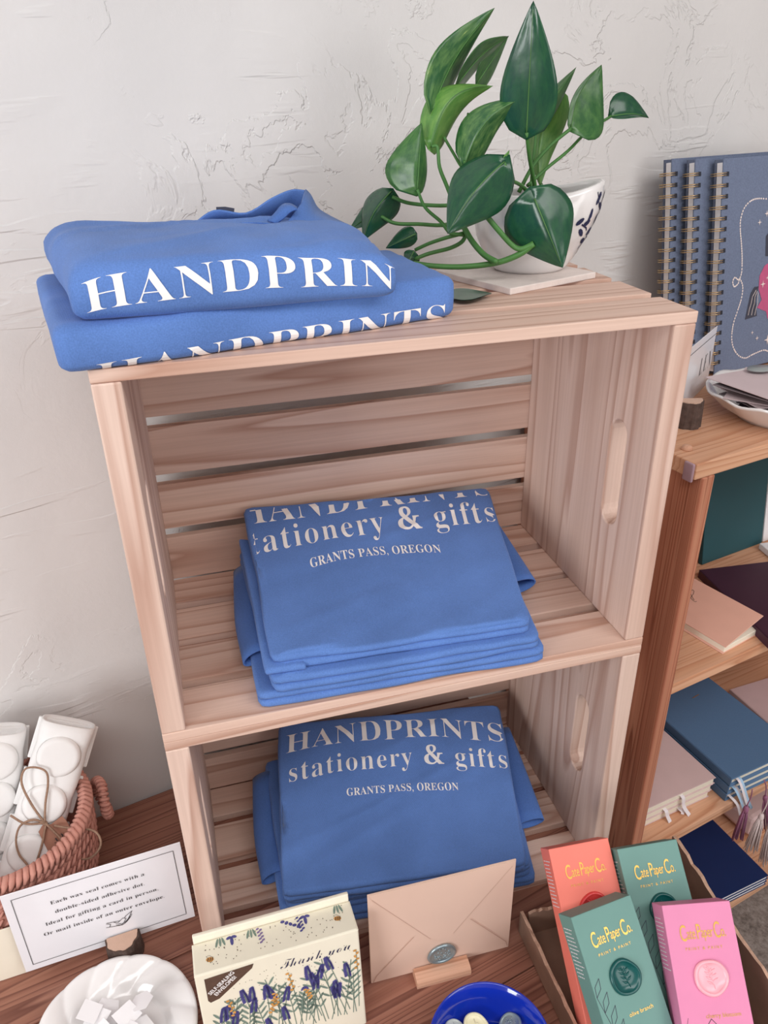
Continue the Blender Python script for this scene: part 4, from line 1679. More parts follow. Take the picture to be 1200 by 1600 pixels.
# ------------------------------------------------------------------ thank-you card box
zc = 0.128
bL, bR = onz(303, 1527, zc), onz(560, 1452, zc)
be1 = unit(np.array([*(bR - bL)[:2], 0]))
bout = np.array([be1[1], -be1[0], 0])            # towards the viewer
bw = np.linalg.norm(bR - bL)
lean = math.radians(7)
be2 = EZ * math.cos(lean) - bout * math.sin(lean)  # up the front face
be3 = np.cross(be1, be2)
bh = zc / math.cos(lean)
dpt = 0.034
tyb = Thing('note_card_box', 'cream thank-you card box printed with lavender and bees', 'box', (*(bL + be1 * bw / 2 - be2 * bh)[:2], 0), math.atan2(be1[1], be1[0]))
OB = bL - be2 * bh
OB[2] = max(OB[2], 0.0)
body = tyb.add('front', frame(OB + be1 * bw / 2 + be2 * (bh / 2 + .001) - be3 * dpt / 2, be1, be2, be3, bbox(bw, bh - .002, dpt, 0.0016)), BOXCREAM)
tyb.add('back_flap', frame(OB + be1 * (bw / 2 + 0.0005) + be2 * (bh / 2 + 0.010) - be3 * (dpt + 0.0025), be1, be2, be3, bbox(bw * 0.985, bh - 0.004, 0.004, 0.001)), PAPER_CREAM)
# print
rnd = random.Random(5)
lav, mauve, leafs, ochre, dots, brown = [], [], [], [], [], []


def stalk(x, y, h, tilt, flower, mode):
    dx = math.sin(tilt)
    dy = math.cos(tilt)
    top = (x + dx * h, y + dy * h)
    leafs.extend(stroke2([(x, y), (x + dx * h * .5 + .0008, y + dy * h * .5), top], .0008))
    if mode == 'lav':
        for q in range(11):
            t = 1 - q * .0016 / h
            for s_ in (-1, 1):
                (lav if flower == 0 else mauve).append(ellipse(x + dx * h * t + s_ * (.0009 + .0011 * min(1, q / 5)), y + dy * h * t, .0019, .0011, 7, tilt + s_ * .7 + 1.2))
    elif mode == 'leaf':
        for q in range(5):
            t = .35 + .14 * q
            for s_ in (-1, 1):
                leafs.append(ellipse(x + dx * h * t + s_ * .0040, y + dy * h * t + .0025, .0056, .0012, 8, 1.57 - s_ * .75 - tilt))
    elif mode == 'ochre':
        for q in range(7):
            t = 1 - q * .05
            ochre.append(ellipse(x + dx * h * t + (.0011 if q % 2 else -.0011), y + dy * h * t, .0019, .0013, 7, q))
    elif mode == 'bell':
        for s_ in (-1, 0, 1):
            lav.append(ellipse(top[0] + s_ * .002, top[1], .0012, .0028, 8, s_ * .5))


xs = np.linspace(0.006, bw - .006, 46)
for i, x in enumerate(xs):
    base = bh * 0.26
    h = bh * (0.14 + 0.34 * abs(math.sin(i * 1.9 + .4)) + 0.14 * (x / bw))
    tl = rnd.uniform(-.28, .28)
    if x + math.sin(tl) * h > bw - .004 or x + math.sin(tl) * h < .004:
        tl = 0
    stalk(x, base - rnd.uniform(0, .01), h, tl, i % 3 == 1, ('lav', 'leaf', 'lav', 'ochre', 'leaf', 'lav')[i % 6] if i % 13 else 'bell')
for k in range(120):
    cx = rnd.uniform(.03, bw - .01)
    dots.append(ellipse(cx, bh * (.55 + .35 * rnd.random() ** 1.5), .0004, .0004, 6))
badge = [(.008, bh - .006), (.052, bh - .004), (.050, bh - .009), (.018, bh - .034), (.010, bh - .036), (.008, bh - .033)]
tyb.add('lavender_print', flat_shapes(lav, OB, be1, be2, be3, .0005), LAV, parent=body, kind='stuff')
tyb.add('mauve_print', flat_shapes(mauve, OB, be1, be2, be3, .0005), LAV2, parent=body, kind='stuff')
tyb.add('leaf_print', flat_shapes(leafs, OB, be1, be2, be3, .0003), LEAFP, parent=body, kind='stuff')
tyb.add('ochre_print', flat_shapes(ochre, OB, be1, be2, be3, .0006), OCHRE, parent=body, kind='stuff')
tyb.add('dot_print', flat_shapes(dots, OB, be1, be2, be3, .0002), BROWN, parent=body, kind='stuff')
bd = tyb.add('badge', flat_shapes([badge], OB, be1, be2, be3, .0003), BROWN, parent=body, label='brown corner badge')
ba = math.atan2(.025, .032)
bx1 = be1 * math.cos(ba) + be2 * math.sin(ba)
bx2 = -be1 * math.sin(ba) + be2 * math.cos(ba)
tyb.add('lettering', join(flat_text('SS', OB + be1 * .0110 + be2 * (bh - .0265), bx1, bx2, be3, .0056, .030 / (TEXT['SS'][2] * .0056), .0006),
                          flat_text('EN', OB + be1 * .0160 + be2 * (bh - .0295), bx1, bx2, be3, .0056, .025 / (TEXT['EN'][2] * .0056), .0006)), INK_WHITE, parent=body)
tyb.add('thank_you_script', flat_text('TY', OB + be1 * (bw * .50) + be2 * (bh - .021), be1, be2, be3, .0165, bw * .44 / (TEXT['TY'][2] * .0165), .0005), INK_NAVY, parent=body)
# print on the top face
top_e2 = unit(-be3)
OT = OB + be2 * bh
lav, leafs, dots, bee, bee2, mauve = [], [], [], [], [], []
for fx, kind in ((.17, 'leaf'), (.24, 'iris'), (.36, 'leaf'), (.41, 'mv'), (.56, 'br'), (.66, 'lv'), (.70, 'iris'), (.91, 'leaf')):
    x = fx * bw
    if kind == 'leaf':
        for q in (-1, 0, 1):
            leafs.append(ellipse(x + q * .003, dpt - .006, .005, .0011, 8, 1.57 + q * .25))
    elif kind == 'iris':
        lav.extend([ellipse(x, dpt - .008, .0016, .005, 8), ellipse(x - .0025, dpt - .004, .0026, .0016, 8, .4), ellipse(x + .0025, dpt - .004, .0026, .0016, 8, -.4)])
    elif kind == 'br':
        for q in range(5):
            lav.append(ellipse(x + q * .0034, dpt - .003 - q * .0024, .0022, .0017, 7, q))
    else:
        for q in range(9):
            (mauve if kind == 'mv' else lav).append(ellipse(x + (.0012 if q % 2 else -.0012) + q * .0002, dpt - .003 - q * .0019, .0017, .0011, 7, .5))
for k in range(70):
    dots.append(ellipse(rnd.uniform(.008, bw - .006), rnd.uniform(.006, dpt - .003), .00045, .0006, 6))
for fx, fy in ((.10, .38), (.895, .52)):
    x, y = fx * bw, fy * dpt
    bee.append(ellipse(x, y, .0036, .0026, 10, -.3))
    for q in (-.0016, 0.0004, .0022):
        bee2.append(ellipse(x + q, y, .0005, .0023, 7, -.3))
    bee2.extend(stroke2([(x - .002, y + .002), (x - .003, y + .004), (x, y + .0042), (x + .002, y + .002)], .0003))
    bee2.extend(stroke2([(x + .001, y - .002), (x + .002, y - .004)], .0003))
tp3 = np.cross(be1, top_e2)
lid = tyb.add('top_face', frame(OT + be1 * bw / 2 + top_e2 * dpt / 2 - tp3 * .0010, be1, top_e2, tp3, bbox(bw, dpt, .001, .0003, 1)), BOXCREAM)
for nm, sh, mt, of in (('lavender_print', lav, LAV, .0003), ('mauve_print', mauve, LAV2, .0003), ('leaf_print', leafs, LEAFP, .0003), ('dot_print', dots, BROWN, .0002), ('bee_print', bee, OCHRE, .0003), ('bee_stripes', bee2, BROWN, .0005)):
    tyb.add(nm, flat_shapes(sh, OT, be1, top_e2, tp3, of), mt, parent=lid, kind='stuff')

# ------------------------------------------------------------------ envelope in its wooden block
blA, blB = onz(652, 1546, 0.0), onz(736, 1523, 0.0)
ke1 = unit(np.array([*(blB - blA)[:2], 0]))
kout = np.array([ke1[1], -ke1[0], 0])
kw = np.linalg.norm(blB - blA)
KC = (blA + blB) / 2 - kout * 0.0090
pts = [(-0.0125, 0.0), (0.0090, 0.0), (0.0095, .0045), (.0085, .0080), (.0060, .0098), (.0020, .0108), (-.0062, .0108), (-.0062, .0025), (-.0102, .0025), (-.0102, .0108), (-.0125, .0100)]
Vk, Fk = prism([(a, b) for a, b in pts], -kw / 2, kw / 2)
solo('card_block', 'half-round pale wooden block holding the sealed envelope', 'card holder', ([np.array([KC[0], KC[1], 0]) + kout * a + EZ * b + ke1 * c for a, b, c in Vk], Fk), WOOD_BLOCK, (KC[0], KC[1], 0), math.atan2(ke1[1], ke1[0]))
EP = KC - kout * 0.0074
EP = np.array([EP[0], EP[1], 0.0])
eO = onplane(579, 1531, EP, kout)
eR = onplane(798, 1496, EP, kout)
eT = onplane(574, 1400, EP, kout)
eW = float((onplane(805, 1363, EP, kout) - eT) @ ke1)
eH = float(eT[2] - eO[2])
ez0 = 0.0028
eO = np.array([eT[0], eT[1], ez0])
eH = float(eT[2] - ez0)
env = Thing('sealed_envelope', 'blush pink envelope closed with a silver wax seal', 'envelope', eO, math.atan2(ke1[1], ke1[0]))
eb = env.add('envelope_body', frame(eO + ke1 * eW / 2 + EZ * eH / 2 - kout * .0009, ke1, EZ, kout, bbox(eW, eH, .0018, .0004, 1)), ENVELOPE)
flap = [(0.001, eH), (0.006, eH * .93), (eW * .42, eH * .36), (eW * .5, eH * .30), (eW * .58, eH * .36), (eW - .006, eH * .93), (eW - .001, eH)]
vf, ff = prism(flap, 0.0001, 0.0007)
env.add('flap', frame(eO, ke1, EZ, kout, (vf, ff)), ENVELOPE)
cr = stroke2([(0.002, 0.002), (.006, .012), (eW * .30, eH * .43)], .0007) + stroke2([(eW - .002, .004), (eW - .004, .012), (eW * .70, eH * .47)], .0007) + stroke2([(.004, eH * .95), (eW * .42, eH * .355)], .0004) + stroke2([(eW - .004, eH * .95), (eW * .58, eH * .355)], .0004)
env.add('crease_line', flat_shapes(cr, eO, ke1, EZ, kout, .0009), ENVELOPE_LINE, parent=eb)


def wax_seal(th, c, e1_, e2_, e3_, r, mat, seed=1, name='wax_seal', parent=None, deco='sprig'):
    rn = random.Random(seed)
    n = 40
    ph = [rn.uniform(0, 6.28) for _ in range(3)]
    V, F = [], []
    prof = [(1.0, 0.0), (1.02, .05), (1.0, .13), (.93, .19), (.86, .19), (.80, .13), (.77, .10), (.4, .095), (0.001, .095)]
    for f_, h_ in prof:
        for k in range(n):
            a = 2 * math.pi * k / n
            w = 1 + (.035 * math.sin(2 * a + ph[0]) + .025 * math.sin(3 * a + ph[1]) + .012 * math.sin(5 * a + ph[2])) * (1 if f_ > .78 else .3)
            V.append(np.asarray(c) + np.asarray(e1_) * r * f_ * w * math.cos(a) + np.asarray(e2_) * r * f_ * w * math.sin(a) + np.asarray(e3_) * r * h_)
    for j in range(len(prof) - 1):
        for k in range(n):
            k2 = (k + 1) % n
            F.append((j * n + k, j * n + k2, j * n + n + k2, j * n + n + k))
    F.append(tuple(reversed(range(n))))
    so = th.add(name, (V, F), mat, parent=parent, smooth=True)
    tubes = []
    cc = np.asarray(c) + np.asarray(e3_) * r * .095
    if deco == 'sprig':
        def P2(x, y):
            return cc + np.asarray(e1_) * r * x + np.asarray(e2_) * r * y
        tubes.append(tube([P2(.12, -.58), P2(.02, -.2), P2(-.05, .15), P2(-.12, .5)], r * .030, 5))
        for q in range(7):
            y = -.32 + .125 * q
            s_ = 1 if q % 2 else -1
            x0 = .04 - .14 * (y + .3)
            tubes.append(tube([P2(x0, y), P2(x0 + s_ * .16, y + .06), P2(x0 + s_ * .34, y + .18)], [r * .03, r * .075, r * .015], 5))
            if q > 1:
                tubes.append(tube([P2(x0, y), P2(x0 + s_ * .05, y + .10), P2(x0 + s_ * .12, y + .22)], [r * .02, r * .05, r * .015], 5))
    else:
        for k in range(34):
            a = rn.uniform(0, 6.28)
            q = .62 * math.sqrt(rn.random())
            p0 = cc + np.asarray(e1_) * r * q * math.cos(a) + np.asarray(e2_) * r * q * math.sin(a)
            b = rn.uniform(0, 6.28)
            d_ = (np.asarray(e1_) * math.cos(b) + np.asarray(e2_) * math.sin(b)) * r * .06
            tubes.append(tube([p0 - d_, p0 + d_], r * .04, 5))
    if parent is None:
        th.add('relief', join(*tubes), mat, parent=so, smooth=True)
    else:
        th.add('relief', join(*tubes), mat, parent=parent, smooth=True)
    return so


sp = onplane(690, 1489, eO + kout * .0009, kout)
wax_seal(env, sp, ke1, EZ, kout, 0.0148, SILVER, 3, deco='dots')

# ------------------------------------------------------------------ cobalt bowl with loose seals
bz = 0.052
bcn = onz(767, 1632, bz)
rb = 0.5 * np.linalg.norm(onz(670, 1619, bz) - onz(864, 1619, bz))
bcn = np.array([bcn[0], bcn[1], 0.0])
bowl = Thing('cobalt_bowl', 'glossy cobalt blue bowl of loose wax seals at the front', 'bowl', bcn)
prof = [(0.0, .0), (rb * .5, .0), (rb * .55, .003), (rb * .78, .018), (rb * .93, .037), (rb, bz), (rb * .985, bz + .0022), (rb * .955, bz + .001), (rb * .885, .036), (rb * .73, .020), (rb * .5, .008), (rb * .25, .0055), (0.0, .005)]
bowl.add('glazed_shell', lathe(prof, 64, *bcn, cap=False), BLUE_GLAZE, smooth=True)


def loose_seal(label, px, z, r, mat, tilt, az, seed, deco):
    c = onz(px[0], px[1], z)
    nn = np.array([math.sin(tilt) * math.cos(az), math.sin(tilt) * math.sin(az), math.cos(tilt)])
    a1 = unit(np.cross(nn, [0.2, 1, 0.1]))
    a2 = np.cross(nn, a1)
    th = Thing('loose_wax_seal', label, 'wax seal', c, 0, 'loose seals in the cobalt bowl')
    wax_seal(th, c, a1, a2, nn, r, mat, seed, 'wax_disc', deco=deco)


loose_seal('cream wax seal lying in the cobalt bowl', (744, 1606), .030, .0125, WAX_CREAM, .25, -1.2, 5, 'sprig')
loose_seal('silver wax seal propped against the right wall of the cobalt bowl', (797, 1602), .030, .0115, SILVER, .45, 2.6, 6, 'dots')
loose_seal('pale grey wax seal at the left inside the cobalt bowl', (712, 1608), .031, .0100, WAX_GREY, .4, .3, 7, 'sprig')
loose_seal('teal wax seal at the bottom of the cobalt bowl', (776, 1622), .019, .0115, WAX_TEAL, .1, 1.0, 8, 'sprig')

# ------------------------------------------------------------------ torn cardboard tray with four boxes
tray = Thing('cardboard_tray', 'low torn-edged cardboard tray holding four wax seal boxes', 'tray', (.415, -.22, 0), 0)
tu0, tu1, tv0, tv1 = .3300, .5020, -.420, -.046
WP = lambda u, v, z: np.array([u, v, z], float)
rnd = random.Random(8)


def torn_wall(p0, p1, h, seed, hvar=.004, th_=.0035, up=None):
    """upright board whose top edge is torn"""
    rn = random.Random(seed)
    n = 44
    d = p1 - p0
    nn = unit(np.cross(d, EZ)) * th_
    V, F, fm = [], [], []
    for k in range(n + 1):
        t = k / n
        hh = (h(t) if callable(h) else h) + hvar * noise.noise(Vector((t * 9, seed, 0))) + .0012 * rn.uniform(-1, 1)
        b = p0 + d * t
        V += [b, b + nn, b + nn + EZ * (hh + .0012 * rn.uniform(-1, 1)), b + EZ * hh]
    for k in range(n):
        for j in range(4):
            j2 = (j + 1) % 4
            F.append((k * 4 + j, k * 4 + j2, k * 4 + 4 + j2, k * 4 + 4 + j))
            fm.append(1 if j == 2 else 0)
    F += [(3, 2, 1, 0), tuple(range(n * 4, n * 4 + 4))]
    fm += [0, 0]
    return (V, F), fm


tray.add('bottom', box_between((tu0, tv0, 0.0), (tu1, tv1, .0028), bev=.0004), CARDBOARD)
for k, (a, b, h) in enumerate(((WP(tu0, tv1, .0028), WP(tu0, tv0, .0028), .033), (WP(tu1, tv0, .0028), WP(tu1, tv1, .0028), lambda t: .055 + .035 * t), (WP(tu0 + .004, tv1 - .004, .0028), WP(tu1 - .004, tv1 - .004, .0028), .034), (WP(tu1 - .004, tv0, .0028), WP(tu0 + .004, tv0, .0028), .034))):
    vf_, fm_ = torn_wall(a, b, h, 3 + k)
    tray.add('wall', vf_, [CARDBOARD, CARDBOARD_EDGE], fm=fm_)


def gift_box(label, tl, tr, z, leanv, height, depth, mat, wax, name, seed, left_text=True, text_scale=1.0):
    A, B = onz(*tl, z), onz(*tr, z)
    e1_ = unit(np.array([*(B - A)[:2], 0]))
    out = np.array([e1_[1], -e1_[0], 0])
    lv = math.radians(leanv)
    e2_ = EZ * math.cos(lv) - out * math.sin(lv)
    e3_ = np.cross(e1_, e2_)
    w = np.linalg.norm(B - A)
    O = A - e2_ * height
    th = Thing('wax_seal_box', label, 'box', O + e1_ * w / 2 - e3_ * depth / 2, math.atan2(e1_[1], e1_[0]), 'wax seal boxes in the cardboard tray')
    bo = th.add('carton', frame(O + e1_ * w / 2 + e2_ * height / 2 - e3_ * depth / 2, e1_, e2_, e3_, bbox(w, height, depth, .0007)), mat)
    f3 = .0004
    s = w * .255
    x0 = w * .19
    y0 = height - w * .46
    tx = e1_ * .995 + e2_ * .0
    parts = []
    x = x0
    for key, sz, dy, gap in (('C', 1.15, -.04, .10), ('ate', .80, .04, .34), ('P', 1.08, 0.02, .02), ('aper', .78, .08, .26), ('C', 1.15, .02, .06), ('o.', .80, .06, 0)):
        parts.append(flat_text(key, O + e1_ * x + e2_ * (y0 + dy * s), e1_, e2_, e3_, s * sz, .86, f3))
        x += TEXT[key][2] * s * sz * .86 + gap * s * .5
    sc_ = (w * .66) / (x - x0)
    parts = []
    x = x0
    for key, sz, dy, gap in (('C', 1.15, -.04, .10), ('ate', .80, .04, .34), ('P', 1.08, 0.02, .02), ('aper', .78, .08, .26), ('C', 1.15, .02, .06), ('o.', .80, .06, 0)):
        parts.append(flat_text(key, O + e1_ * x + e2_ * (y0 + dy * s), e1_, e2_, e3_, s * sz, .86 * sc_, f3))
        x += (TEXT[key][2] * s * sz * .86 + gap * s * .5) * sc_
    parts.append(flat_text('pp', O + e1_ * w * .5 + e2_ * (y0 - w * .13), e1_, e2_, e3_, w * .055, 1.0, f3, True))
    th.add('gold_lettering', join(*parts), GOLD, parent=bo)
    # name of the set, low on the front
    if name:
        th.add('set_name', flat_text(name, O + e1_ * w * .60 + e2_ * (height - w * 1.42), e1_, e2_, e3_, w * .075, 1.0, f3, True), GOLD, parent=bo)
    wax_seal(th, O + e1_ * w * .52 + e2_ * (height - w * .94), e1_, e2_, e3_, w * .235, wax, seed)
    # line drawing of a branch
    br = []
    rn = random.Random(seed)
    if seed % 2:
        base = (w * .42, height * .02)
        tip = (w * .02, height - w * 1.05)
        for q in range(9):
            t = q / 8
            cx_, cy_ = base[0] + (tip[0] - base[0]) * t, base[1] + (tip[1] - base[1]) * t
            for s_ in (-1, 1):
                an = 1.9 + s_ * .8
                l_ = w * .40 * (1 - .4 * t)
                ex, ey = cx_ + math.cos(an) * l_, cy_ + math.sin(an) * l_
                mx_, my_ = (cx_ + ex) / 2, (cy_ + ey) / 2
                px_, py_ = -math.sin(an) * w * .045, math.cos(an) * w * .045
                if ex > 0.001:
                    br += stroke2([(cx_, cy_), (mx_ + px_, my_ + py_), (ex, ey), (mx_ - px_, my_ - py_), (cx_, cy_)], .0005)
        br += stroke2([base, tip], .0004)
    else:
        def petal(cx_, cy_, r_, an):
            return [(cx_, cy_), (cx_ + r_ * math.cos(an + .6), cy_ + r_ * math.sin(an + .6)), (cx_ + 1.45 * r_ * math.cos(an), cy_ + 1.45 * r_ * math.sin(an)), (cx_ + r_ * math.cos(an - .6), cy_ + r_ * math.sin(an - .6)), (cx_, cy_)]
        for fx, fy, r_ in ((.42, 1.62, .13), (.14, 1.72, .16), (.45, 1.92, .17)):
            for q in range(5):
                br += stroke2(petal(w * fx, height - w * fy, w * r_, 1.57 + q * 1.257), .0005)
        br += stroke2([(w * .42, height - w * 1.75), (w * .36, height - w * 2.1), (w * .2, height - w * 2.4)], .0004)
        br += stroke2([(w * .1, height - w * 1.4), (w * .05, height - w * 1.55), (w * .14, height - w * 1.7)], .0003)
    br = [q for q in br if all(.0005 < x_ < w - .0005 and .001 < y_ < height - .001 for x_, y_ in q)]
    th.add('branch_drawing', flat_shapes(br, O, e1_, e2_, e3_, .0002), INK_DARK if mat is not BOX_GREEN else CHAR, parent=bo)
    if left_text:
        # paragraph on the narrow left side: small white word blocks
        sh = []
        for r_ in range(13):
            x_ = depth * .16
            lim = depth * rn.uniform(.62, .86)
            while x_ < lim:
                l_ = rn.uniform(.0010, .0034)
                sh += stroke2([(x_, height - .012 - r_ * .0034), (min(x_ + l_, lim), height - .012 - r_ * .0034)], .0009)
                x_ += l_ + .0009
        th.add('side_print', flat_shapes(sh, O - e3_ * depth, e3_, e2_, -e1_, .0003), PAPER, parent=bo)
    return th


ZB = 0.150
BD, BHT = .027, .176
gift_box('coral wax seal box at the back left of the cardboard tray', (857, 1327), (950, 1309), ZB, 48, BHT, BD, BOX_CORAL, WAX_RED, None, 2)
gift_box('sage green wax seal box at the back right, behind the pink one', (964, 1327), (1057, 1311), ZB, 50, BHT, BD, BOX_GREEN, WAX_TEAL, None, 5)
gift_box('sage green wax seal box at the front, olive branch drawn on it', (892, 1434), (985, 1398), ZB, 46, BHT, BD, BOX_GREEN, WAX_TEAL, 'ob', 9)
gift_box('pink wax seal box with blossom drawing at the front right', (1034, 1415), (1140, 1407), ZB, 49, BHT, BD, BOX_PINK, WAX_PINK, 'cb', 4)

# ------------------------------------------------------------------ spiral notebooks leaning on the wall
ZS = 0.470
LN = math.radians(9.5)
N2 = EZ * math.cos(LN) + EV * math.sin(LN)       # up the cover
N3 = np.cross(EU, N2)                            # out of the cover, towards the viewer
NH, NW, NT_ = 0.262, 0.190, 0.0140


def notebook(label, px, v0, art=False):
    P0 = RM(0, v0, ZS)
    c0 = onplane(px[0], px[1], P0, N3)
    u0 = float(c0 @ EU)
    O = RM(u0, v0, ZS + 0.0034)
    th = Thing('spiral_notebook', label, 'notebook', O, TH, 'denim spiral notebooks against the wall')
    cov = th.add('front_cover', frame(O + EU * NW / 2 + N2 * NH / 2 - N3 * .001, EU, N2, N3, bbox(NW, NH, .002, .0005)), DENIM)
    th.add('page_block', frame(O + EU * (NW / 2 + .0005) + N2 * NH / 2 - N3 * (NT_ / 2), EU, N2, N3, bbox(NW - .003, NH - .008, NT_ - .0046, .0003, 1)), PAPER)
    th.add('back_cover', frame(O + EU * NW / 2 + N2 * NH / 2 - N3 * (NT_ - .001), EU, N2, N3, bbox(NW, NH, .002, .0005)), DENIM_D)
    holes = []
    k = 0
    y = 0.016
    while y < NH - .012:
        c = O + EU * .003 + N2 * y - N3 * NT_ / 2
        rings = []
        for dy in (-.0012, .0012):
            P = []
            for a in np.linspace(0, 2 * math.pi, 17)[:-1]:
                P.append(c + N2 * dy + EU * (.0090 * math.cos(a) - .0030) + N3 * ((NT_ / 2 + .0022) * math.sin(a)))
            rings.append(tube(P, .0007, 5, True))
        th.add('wire_loop', join(*rings), WIRE, smooth=True)
        holes.append([(.0050, y - .0026), (.0098, y - .0026), (.0098, y + .0026), (.0050, y + .0026)])
        y += .0127
        k += 1
    th.add('punched_holes', flat_shapes(holes, O, EU, N2, N3, .0002), HOLE, parent=cov)
    return th, cov, O


GX = 0.148
nb3, _, _ = notebook('denim spiral notebook at the back of the three, nearest the wall', (1045, 440), GX + .040)
nb2, _, _ = notebook('denim spiral notebook in the middle of the three', (1080, 440), GX + .020)
nb1, cov1, O1 = notebook('denim spiral notebook with a pink horse and rope border, foremost', (1122, 440), GX, True)


def C2(x, y):
    p = onplane(x, y, O1, N3) - O1
    return (float(p @ EU), float(p @ N2))


def z1(x, y):
    return C2(1000 + x * .23125, 230 + y * .23125)


def dense(P, n=10):
    return [tuple(p) for p in smooth_path([np.array([*p, 0]) for p in P], n)]


rope_pts = [z1(*p) for p in ((1000, 372), (860, 350), (770, 352), (710, 400), (680, 480), (676, 560), (684, 660), (688, 760), (684, 850), (664, 895), (640, 880), (625, 910), (636, 942), (662, 920), (672, 890), (692, 940), (684, 1020), (656, 1110), (630, 1190), (618, 1280), (628, 1350), (662, 1405), (710, 1424), (760, 1400), (830, 1372), (870, 1380))]
rp = [(p[0], p[1]) for p in dense(rope_pts, 12)]
beads = []
acc = 0.0
for a, b in zip(rp, rp[1:]):
    l_ = math.hypot(b[0] - a[0], b[1] - a[1])
    acc += l_
    if acc > .0028:
        beads.append(ellipse(a[0], a[1], .0016, .0011, 8, math.atan2(b[1] - a[1], b[0] - a[0])))
        acc = 0.0
nb1.add('rope_print', flat_shapes(beads, O1, EU, N2, N3, .0004), ROPE, parent=cov1)


def star(x, y, r):
    cx, cy = z1(x, y)
    return [(cx + (r if k % 2 == 0 else r * .25) * math.cos(math.pi / 2 + k * math.pi / 4), cy + (r if k % 2 == 0 else r * .25) * math.sin(math.pi / 2 + k * math.pi / 4)) for k in range(8)]


nb1.add('star_print', flat_shapes([star(806, 508, .0040), star(855, 448, .0045), star(756, 1252, .0030), star(788, 1290, .0036), star(858, 1300, .0070), star(828, 925, .0050), star(858, 882, .0028), star(905, 470, .004)], O1, EU, N2, N3, .0007), ROPE, parent=cov1)
horse = [z1(*p) for p in ((800, 960), (806, 870), (840, 800), (900, 760), (980, 770), (1060, 760), (1080, 690), (1130, 640), (1190, 660), (1180, 720), (1130, 760), (1110, 840), (1090, 920), (1080, 1000), (1120, 1080), (1080, 1100), (1040, 1010), (980, 980), (920, 990), (880, 1040), (900, 1120), (860, 1160), (850, 1110), (790, 1085), (820, 1030))]
nb1.add('horse_print', flat_shapes([horse], O1, EU, N2, N3, .0004), PINKP, parent=cov1)
tail = [z1(*p) for p in ((800, 940), (770, 945), (745, 990), (728, 1070), (708, 1165), (788, 1140), (782, 1040), (790, 980))]
mane = [z1(*p) for p in ((850, 600), (880, 560), (900, 640), (880, 740), (846, 735))]
nb1.add('tail_print', flat_shapes([tail], O1, EU, N2, N3, .0004), CHAR, parent=cov1)
nb1.add('mane_print', flat_shapes([mane], O1, EU, N2, N3, .0004), CHAR, parent=cov1)
wl = []
for dx in (0, 22, 44):
    wl += stroke2([z1(782 + dx * .3, 965 + dx * .4), z1(757 + dx * .8, 1010), z1(748 + dx, 1055), z1(736 + dx, 1095), z1(728 + dx, 1135)], .0007)
nb1.add('tail_lines', flat_shapes(wl, O1, EU, N2, N3, .0007), ROPE, parent=cov1)

# ------------------------------------------------------------------ lettered card in its log holder
cA, cB = onz(1064, 640, ZS + .012), onz(1104, 600, ZS + .012)
le1 = unit(np.array([*(cB - cA)[:2], 0]))
le3 = np.array([le1[1], -le1[0], 0])
if le3 @ (CAM - cA) < 0:
    le3 = -le3
lw = np.linalg.norm(cB - cA) + .05
ctop = onplane(1122, 508, cB, le3)
lh = float(ctop[2] - cB[2])
cO = cB - le1 * lw
lcd = Thing('letter_card', 'white lettered card in a log holder, half hidden by the crate', 'sign', (*(cO + le1 * lw / 2)[:2], ZS + .012), math.atan2(le1[1], le1[0]))
lsh = lcd.add('sheet', frame(cO + le1 * lw / 2 + EZ * lh / 2, le1, EZ, le3, bbox(lw, lh, .001, .0002, 1)), CARD_GLOSS)
lt1 = flat_text('LEN', cO + le1 * (lw - .052) + EZ * lh * .34, le1, EZ, le3, .032, .046 / (TEXT['LEN'][2] * .032), .0008)
lcd.add('lettering', lt1, INK_DARK, parent=lsh)
lcd.add('border_line', flat_shapes(stroke2([(0, lh - .009), (lw - .002, lh - .009)], .0007), cO, le1, EZ, le3, .0008), INK_DARK, parent=lsh)
lgc = onz(1072, 664, ZS)
log_holder('log_card_holder', 'small dark-barked log on the bookcase beside the crate', lgc, .0155, .030, np.array([-.3, -1, 0]), GLOG)

# ------------------------------------------------------------------ scalloped dish of small cards
zr = ZS + .030
dcn = onz(1224, 612, zr)
rd = np.linalg.norm(onz(1109, 590, zr) - dcn)
dcn = np.array([dcn[0], dcn[1], ZS + .0004])
dish = Thing('scalloped_dish', 'white scalloped dish heaped with small cards on the bookcase', 'dish', dcn)
prof = [(0.0, .0), (rd * .55, .0), (rd * .58, .003), (rd * .80, .014), (rd * .97, .028), (rd, .030), (rd * .985, .0322), (rd * .95, .031), (rd * .78, .018), (rd * .55, .0075), (0, .006)]
V, F = lathe(prof, 72, *dcn, cap=False)
V = [np.asarray(v) + EZ * (.0016 * math.cos(10 * math.atan2(v[1] - dcn[1], v[0] - dcn[0])) * min(1, max(0, (math.hypot(v[0] - dcn[0], v[1] - dcn[1]) / rd - .6) / .35))) for v in V]
dish.add('bowl', (V, F), CERAMIC, smooth=True)
CARDC = [plain('grey_pink_card', (206, 188, 190), .6, .03), plain('taupe_card', (126, 116, 120), .6, .05), plain('dark_plum_card', (84, 66, 80), .6, .05)]
rnd = random.Random(21)
words = ['lowest', 'second', 'third', 'fourth', 'fifth', 'sixth', 'seventh', 'eighth', 'uppermost']
